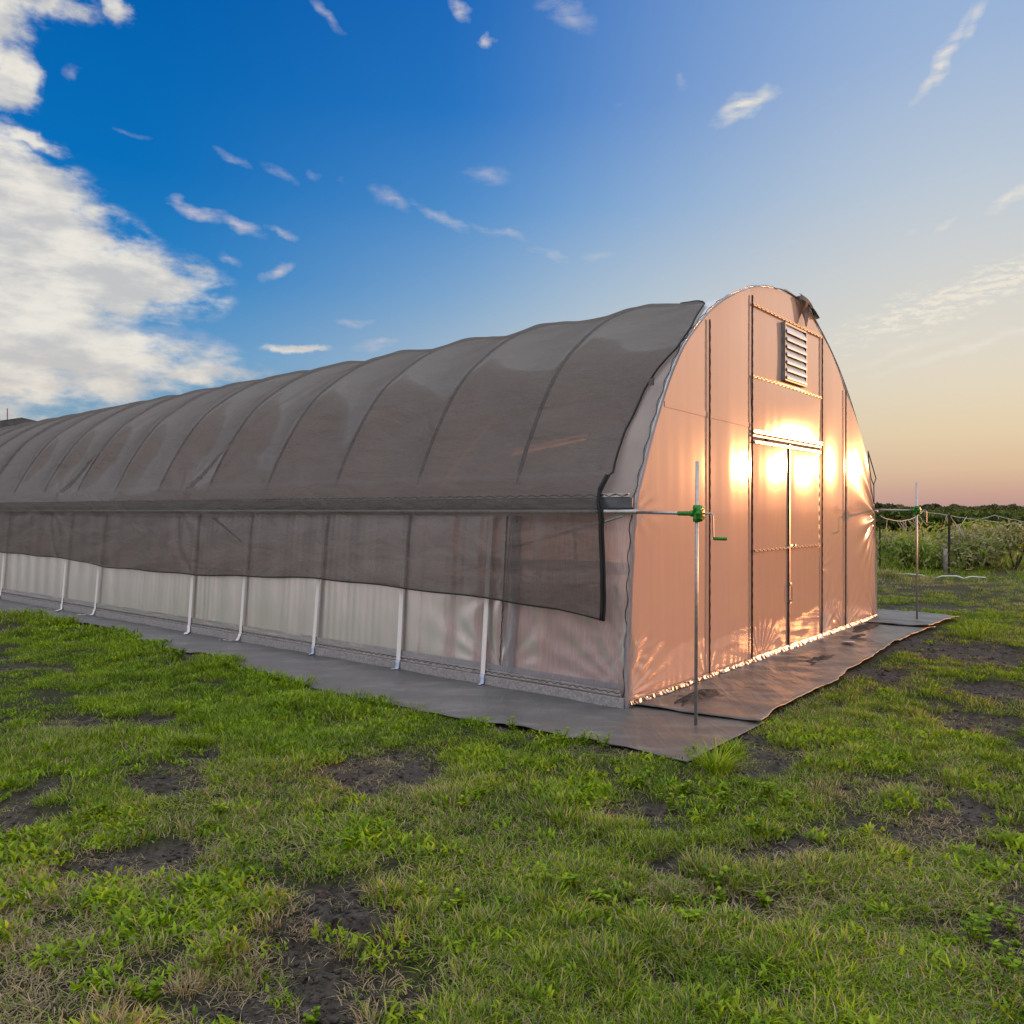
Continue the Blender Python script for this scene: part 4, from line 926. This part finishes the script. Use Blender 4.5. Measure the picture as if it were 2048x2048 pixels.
clusters = {
 'broadleaf weeds right of centre in the foreground grass': [(1000, 1655), (1030, 1668), (1075, 1670), (1090, 1690), (1130, 1690), (1150, 1712), (1205, 1700), (1270, 1690), (1285, 1720), (1330, 1700), (1360, 1690), (1350, 1660), (1380, 1720), (1395, 1735), (1300, 1735), (1420, 1660), (1445, 1690), (1315, 1640), (1400, 1590), (1430, 1575), (1150, 1640), (1220, 1650)],
 'broadleaf weeds just below the near fabric corner': [(1210, 1480), (1245, 1500), (1290, 1495), (1340, 1500), (1365, 1515), (1375, 1490), (1420, 1525), (1450, 1505), (1300, 1525), (1405, 1480), (1330, 1550), (1480, 1520), (1270, 1530)],
 'broadleaf weeds in the cluster at the right edge': [(1845, 1740), (1880, 1715), (1900, 1735), (1862, 1765), (1915, 1760), (1830, 1760), (1890, 1780), (1920, 1810), (1905, 1830)],
 'scattered broadleaf weeds in the left foreground turf': [(190, 1530), (260, 1555), (420, 1525), (550, 1640), (275, 1905), (945, 1620), (955, 1700), (870, 1712), (880, 1525), (905, 1500), (800, 1700), (840, 1725), (590, 1925), (800, 2000)],
 'broadleaf weeds along the edge of the left fabric strip': [(205, 1195), (240, 1200), (262, 1215), (310, 1232), (335, 1242), (368, 1255), (398, 1262), (425, 1262), (520, 1290), (545, 1288), (565, 1300), (905, 1370), (965, 1378), (1050, 1400), (1100, 1405), (1135, 1410), (1080, 1392)],
}
for lab, L_ in clusters.items():
    pts_ = sorted((qx+random.uniform(-4, 4), qy) for qx, qy in L_)
    for qi, (qx, qy) in enumerate(pts_):
        x, y = px2g(qx, qy+random.uniform(-3, 3)); o = bpy.data.objects.new('weed_plant', random.choice(WM)); COL.objects.link(o)
        if on_mat(np.array([x]), np.array([y]), .02)[0]: x -= bx*.12; y -= by*.12
        o.location = (x, y, float(height(np.array([x]), np.array([y]))[0])); o.rotation_euler = (0, 0, random.uniform(0, 6.28)); q = random.uniform(.38, 1.0)*(1.15 if y > 6 else 1); o.scale = (q, q, q)
        tag(o, (ORD[qi]+' of the '+lab) if qi == 0 else (('rightmost of the '+lab) if qi == len(pts_)-1 else (ORD[qi]+' from left of the '+lab)), 'weed', lab)

# ------------------------------------------------------------------ background vegetation
def leafcloud(name, C, size, m, seed=0, flat=1., up=0.):
    """C (n,3) centres; random diamond leaves"""
    r = np.random.default_rng(seed); n_ = len(C); sz = size*(.5+r.random((n_, 1)))
    d1_ = r.normal(size=(n_, 3)); d1_[:, 2] += up; d1_ /= np.linalg.norm(d1_, axis=1)[:, None]; q = r.normal(size=(n_, 3)); d2_ = np.cross(d1_, q); d2_ /= np.linalg.norm(d2_, axis=1)[:, None]
    V = np.stack([C-d1_*sz, C+d2_*sz*.5*flat, C+d1_*sz, C-d2_*sz*.5*flat], 1).reshape(-1, 3); Fq = np.arange(n_*4).reshape(-1, 4)
    return V, Fq, np.repeat(np.clip(r.random(n_), 0, 1), 4)
def sphere_pts(r, n_, c, rad, shell=.45):
    v = r.normal(size=(n_, 3)); v /= np.linalg.norm(v, axis=1)[:, None]; return np.array(c)+v*np.array(rad)*(shell+(1-shell)*r.random((n_, 1))**.5)
def shrub(name, x, y, rx, h, n_, size, m, label, cat, group, seed, tint=None):
    r = np.random.default_rng(seed); P = []
    k = 9
    for _ in range(k):
        a = r.uniform(0, 6.28); rr = rx*.55*math.sqrt(r.random()); hz = r.uniform(.25, .72)*h
        P.append(sphere_pts(r, n_//k, (rr*math.cos(a), rr*math.sin(a), hz), (rx*r.uniform(.3, .55), rx*r.uniform(.3, .55), h*r.uniform(.2, .34)), .3))
    P = np.concatenate(P); P[:, 2] = np.clip(P[:, 2], .02, None)
    V, Fq, R = leafcloud(name, P, size, m, seed); root = empty(name, (x, y, 0)); tag(root, label, cat, group)
    np_mesh('foliage', V, Fq, m, root, {'rnd': R})
    mb = MB()
    for q in range(4):
        a = r.uniform(0, 6.28); mb.tube([(0, 0, -.05), (rx*.2*math.cos(a), rx*.2*math.sin(a), h*.35), (rx*.45*math.cos(a), rx*.45*math.sin(a), h*.65)], [.012*h+.01, .008*h+.006, .004], 5)
    mb.build('stem', M['bark'], root)
# tall weeds behind the posts: one mass
r = np.random.default_rng(3)
n_ = 21000; wx = r.uniform(7, 34, n_); wy = 20+15*r.random(n_)**1.3; hm = .25+1.25*fbm(wx*.9, wy*.9, 7); z = hm*r.random(n_)**.7
ok = (wx/wy > .40) & (wx/wy < 1.1); C_ = np.stack([wx, wy, z], -1)[ok]
V, Fq, R = leafcloud('tw', C_, .085, M['tallweed'], 4, .35, 1.2); tag(np_mesh('tall_weeds', V, Fq, M['tallweed'], None, {'rnd': R}), 'mass of tall wild weeds growing behind the dark posts', 'weeds', kind='stuff')
# pale seedy weed clumps
airy = [(1115, 860, 1.0, 1.25, 'airy grey green weed bush with pale seed heads right of the middle post'), (1230, 900, .9, 1.15, 'lower airy weed bush with pale tips in the middle of the field row'), (1420, 960, 1.0, .95, 'darker weed bush near the right post in the field'), (1600, 800, 1.1, 1.4, 'tall grey green weed bush at the right edge of the field'), (1330, 800, .9, 1.2, 'pale topped weed bush left of the right post'), (420, 900, .8, .85, 'straw coloured weed bush beside the left post'), (560, 880, .9, .9, 'green weed bush behind the far crank post')]
for i, (zx, zy, rx, h, lab) in enumerate(airy):
    px_ = (1700+zx*.207)/1.06; yy = 21.5+(i % 3)*1.2; xx = (px_*1.06-1024)/F*yy
    shrub('weed_bush', xx, yy, rx, h, 2100, .05, M['greyweed'] if i not in (6,) else M['tallweed'], lab, 'bush', 'weed bushes in the field row', 50+i)
midb = [(330, 62, 3.2, 2.2, 'dark green bush beyond the field just right of the tunnel wall'), (500, 66, 4.5, 1.9, 'wide dark green bush behind the left twine'), (850, 58, 3.4, 1.75, 'mid green round bush behind the far crank twine'), (1000, 85, 4.5, 1.9, 'small dark bush in the middle distance of the field'), (1300, 62, 4.6, 1.9, 'long dark hedge like bush left of the right post'), (1480, 64, 4.4, 1.85, 'dark hedge like bush right of the right post'), (1680, 80, 3.5, 2.1, 'dark bush at the right edge in the middle distance'), (700, 95, 5, 2.0, 'far low olive bush behind the green gearbox')]
for i, (zx, yy, rx, h, lab) in enumerate(midb):
    xx = (1700+zx*.207-1024)/F*yy; h *= .86; shrub('bush', xx, yy, rx, h, 5200, .17, M['bush'], lab, 'bush', 'dark bushes beyond the field', 80+i)
# far wood on the horizon
n_ = 60000; a = np.radians(r.uniform(-46, 46, n_)); dd = 215+130*r.random(n_); hm = 1.5+1.3*fbm(np.degrees(a)*1.1+60, dd*.02, 5)+.8*np.clip(vnoise(np.degrees(a)*2.3+90, dd*0, 8)-.6, 0, 1)*2.5
z = hm*(1-r.random(n_)**2)*(dd/260)**.5
V, Fq, R = leafcloud('wood', np.stack([dd*np.sin(a), dd*np.cos(a), z], -1), .42, M['far'], 6)
tag(np_mesh('far_wood', V, Fq, M['far'], None, {'rnd': R}), 'low dark line of scrubby trees along the horizon', 'wood', kind='stuff')
# a few single trees standing out of it
for i, (zx, yy, rx, h, lab) in enumerate([(335, 190, 4.0, 5.4, 'round tree standing above the horizon scrub beside the tunnel'), (765, 230, 3.5, 5.6, 'small tree rising from the horizon scrub right of the far crank'), (1430, 215, 5.0, 4.9, 'broad low tree on the horizon above the right post'), (1330, 240, 3.2, 5.0, 'narrow tree on the horizon left of the broad low tree'), (1600, 205, 3.6, 4.6, 'dark tree on the horizon at the far right')]):
    h *= .58; rx *= .8; xx = (1700+zx*.207-1024)/F*yy; r2 = np.random.default_rng(200+i); P = np.concatenate([sphere_pts(r2, 380, (r2.normal()*rx*.35, r2.normal()*rx*.35, h*r2.uniform(.5, .78)), (rx*.45, rx*.45, h*.22), .3) for _ in range(7)])
    V, Fq, R = leafcloud('t', P, .38, M['far'], 300+i); root = empty('tree', (xx, yy, 0)); tag(root, lab, 'tree', 'single trees on the horizon'); np_mesh('crown', V, Fq, M['far'], root, {'rnd': R})
    mb = MB(); mb.tube([(0, 0, -.1), (.1, 0, h*.3), (0, .1, h*.6)], [.2, .15, .08], 7); mb.build('trunk', M['bark'], root)

# ------------------------------------------------------------------ posts and twine
def zpx(yy, ysrc): return H-(ysrc-1020)/F*yy
posts = [(1760, 20.8, 1.40, 'dark rusty field post just right of the tunnel corner'), (1846, 29.0, 1.50, 'dark field post behind the far crank with green sprigs hanging on its twine'), (1898, 20.1, 1.45, 'dark rusty field post in the middle of the row with a grey stump beside it'),
         (1990, 29.5, 1.36, 'dark field post among weed bushes at the right'), (1933, 33, 1.28, 'short dark field post seen between the middle and right posts')]
PP = []
for sx, yy, h, lab in posts:
    xx = (sx-1024)/F*yy; root = empty('field_post', (xx, yy, 0)); tag(root, lab, 'post', 'field posts'); PP.append(Vector((xx, yy, h)))
    mb = MB(); w_ = .022; mb.add([(-w_, 0, -.1), (w_, 0, -.1), (w_, .008, -.1), (.004, .008, -.1), (.004, .04, -.1), (-.004, .04, -.1), (-.004, .008, -.1), (-w_, .008, -.1)]+[(-w_+.02*(1 if sx == 1898 else 0), 0, h), (w_+.02*(1 if sx == 1898 else 0), 0, h), (w_, .008, h), (.004, .008, h), (.004, .04, h), (-.004, .04, h), (-.004, .008, h), (-w_, .008, h)],
        [(i, (i+1) % 8, 8+(i+1) % 8, 8+i) for i in range(8)]+[tuple(range(8, 16))]); mb.build('shaft', M['rust'], root)
    mb = MB()
    for q in np.arange(.2, h-.05, .09): mb.box((-.012, -.012, q), (.012, -.0005, q+.02))
    mb.build('studs', M['rust'], root)
xx = (1890.5-1024)/F*20.1; mb = MB(); mb.tube([(xx, 20.1, -.05), (xx+.01, 20.1, .4), (xx+.005, 20.12, .60)], [.05, .046, .042], 8); tag(mb.build('grey_stump', M['grey_post'], None, True), 'short weathered grey stump against the middle field post', 'stump')
def twine(a, b_, sag, n_d, label, seed):
    r = random.Random(seed); mb = MB(); q = [a.lerp(b_, i/16)-Vector((0, 0, sag*4*(i/16)*(1-i/16)+r.uniform(-.01, .01))) for i in range(17)]; mb.tube(q, .011, 5)
    o = mb.build('twine', M['twine'], None); tag(o, label, 'twine', 'pale twine strung between the field posts')
    for i in range(n_d):
        c = q[r.randint(1, 15)]; L = r.uniform(.15, .42); m2 = MB(); dx = r.uniform(-.05, .3)
        m2.tube([c, c+Vector((dx*.4, 0, -L*.5)), c+Vector((dx, r.uniform(-.1, .1), -L))], [.010, .009, .004], 4); m2.build('loose_strand', M['twine'], o)
twine(PP[0], PP[1], .22, 12, 'sagging pale twine with loose strands from the left post towards the far crank', 1)
twine(PP[1], Vector((PP[1].x+2.3, PP[1].y-4, .98)), .05, 7, 'pale twine dropping down right from the post behind the far crank', 2)
twine(PP[2], Vector((PP[2].x+1.2, PP[2].y+1.5, .95)), .05, 4, 'short pale twine falling from the middle post into the weeds', 3)
twine(PP[3], Vector((PP[3].x-2.8, PP[3].y-1.5, .90)), .02, 2, 'straight pale twine running down left from the right post', 4)
twine(PP[3], Vector((PP[3].x+1.3, PP[3].y-1, 1.0)), .03, 5, 'pale twine falling right from the right post', 5)
twine(PP[4], Vector((PP[4].x-1.4, PP[4].y-2, .9)), .03, 2, 'short pale twine hanging from the small short post', 6)
c0 = np.array([PP[1].x+1.1, PP[1].y-2, 1.08]); V, Fq, R = leafcloud('sp', c0+r.normal(size=(160, 3))*np.array([.35, .1, .05]), .07, M['weed'], 9)
tag(np_mesh('vine_sprig', V, Fq, M['weed'], None, {'rnd': R}), 'bright green vine sprig hanging on twine right of the far crank', 'vine')
# irrigation pipe lying in the grass
p0 = px2g(1776/1.06, 1152/1.06); p1 = px2g(1972/1.06, 1160/1.06); mb = MB()
mb.tube([(p0[0]+(p1[0]-p0[0])*i/14, p0[1]+(p1[1]-p0[1])*i/14, .055+.010*math.sin(i*.7)-.05*(i in (6, 7, 11))) for i in range(15)], .014, 8); tag(mb.build('irrigation_pipe', M['pvc'], None, True), 'thin white irrigation pipe lying in the grass before the posts', 'pipe')
# distant building whose roof shows over the tunnel on the far left
bxx, byy = -31.2, 50.; BR = empty('barn', (bxx, byy, 0), .25); tag(BR, 'dark low pitched roof with thin aerial showing above the tunnel at far left', 'building')
mb = MB(); mb.box((-4.5, -4, 0), (4.5, 4, 5.2)); mb.build('wall', M['board'], BR)
mb = MB(); mb.add([(-5.2, -4.6, 5.3), (2.6, -4.6, 6.75), (5.0, -4.6, 6.2), (-5.2, 4.6, 5.3), (2.6, 4.6, 6.55), (5.0, 4.6, 6.2), (-5.2, -4.6, 5.1), (2.6, -4.6, 6.30), (5.0, -4.6, 5.95), (-5.2, 4.6, 5.1), (2.6, 4.6, 6.3), (5.0, 4.6, 5.95)],
    [(0, 1, 4, 3), (1, 2, 5, 4), (6, 9, 10, 7), (7, 10, 11, 8), (0, 6, 7, 1), (1, 7, 8, 2), (3, 4, 10, 9), (4, 5, 11, 10), (0, 3, 9, 6), (2, 8, 11, 5)]); rf = mb.build('roof', M['dark_roof'], BR)
mb = MB(); mb.tube([(1.7, -4, 6.3), (1.7, -4, 7.3)], .03, 6); mb.build('aerial', M['dark_wire'], rf)

# the far part of the roof stands slightly lower (uneven bows)
bpy.context.view_layer.update()
for root in (GH, SC):
    for o in list(root.children):
        if o.type != 'MESH' or len(o.data.vertices) == 0: continue
        co_ = np.zeros(len(o.data.vertices)*3); o.data.vertices.foreach_get('co', co_); co_ = co_.reshape(-1, 3)
        co_[:, 2] -= np.clip(co_[:, 2]-1.7, 0, 9)/2.2*.0115*np.clip(co_[:, 1]-1, 0, 30)
        o.data.vertices.foreach_set('co', co_.ravel()); o.data.update()
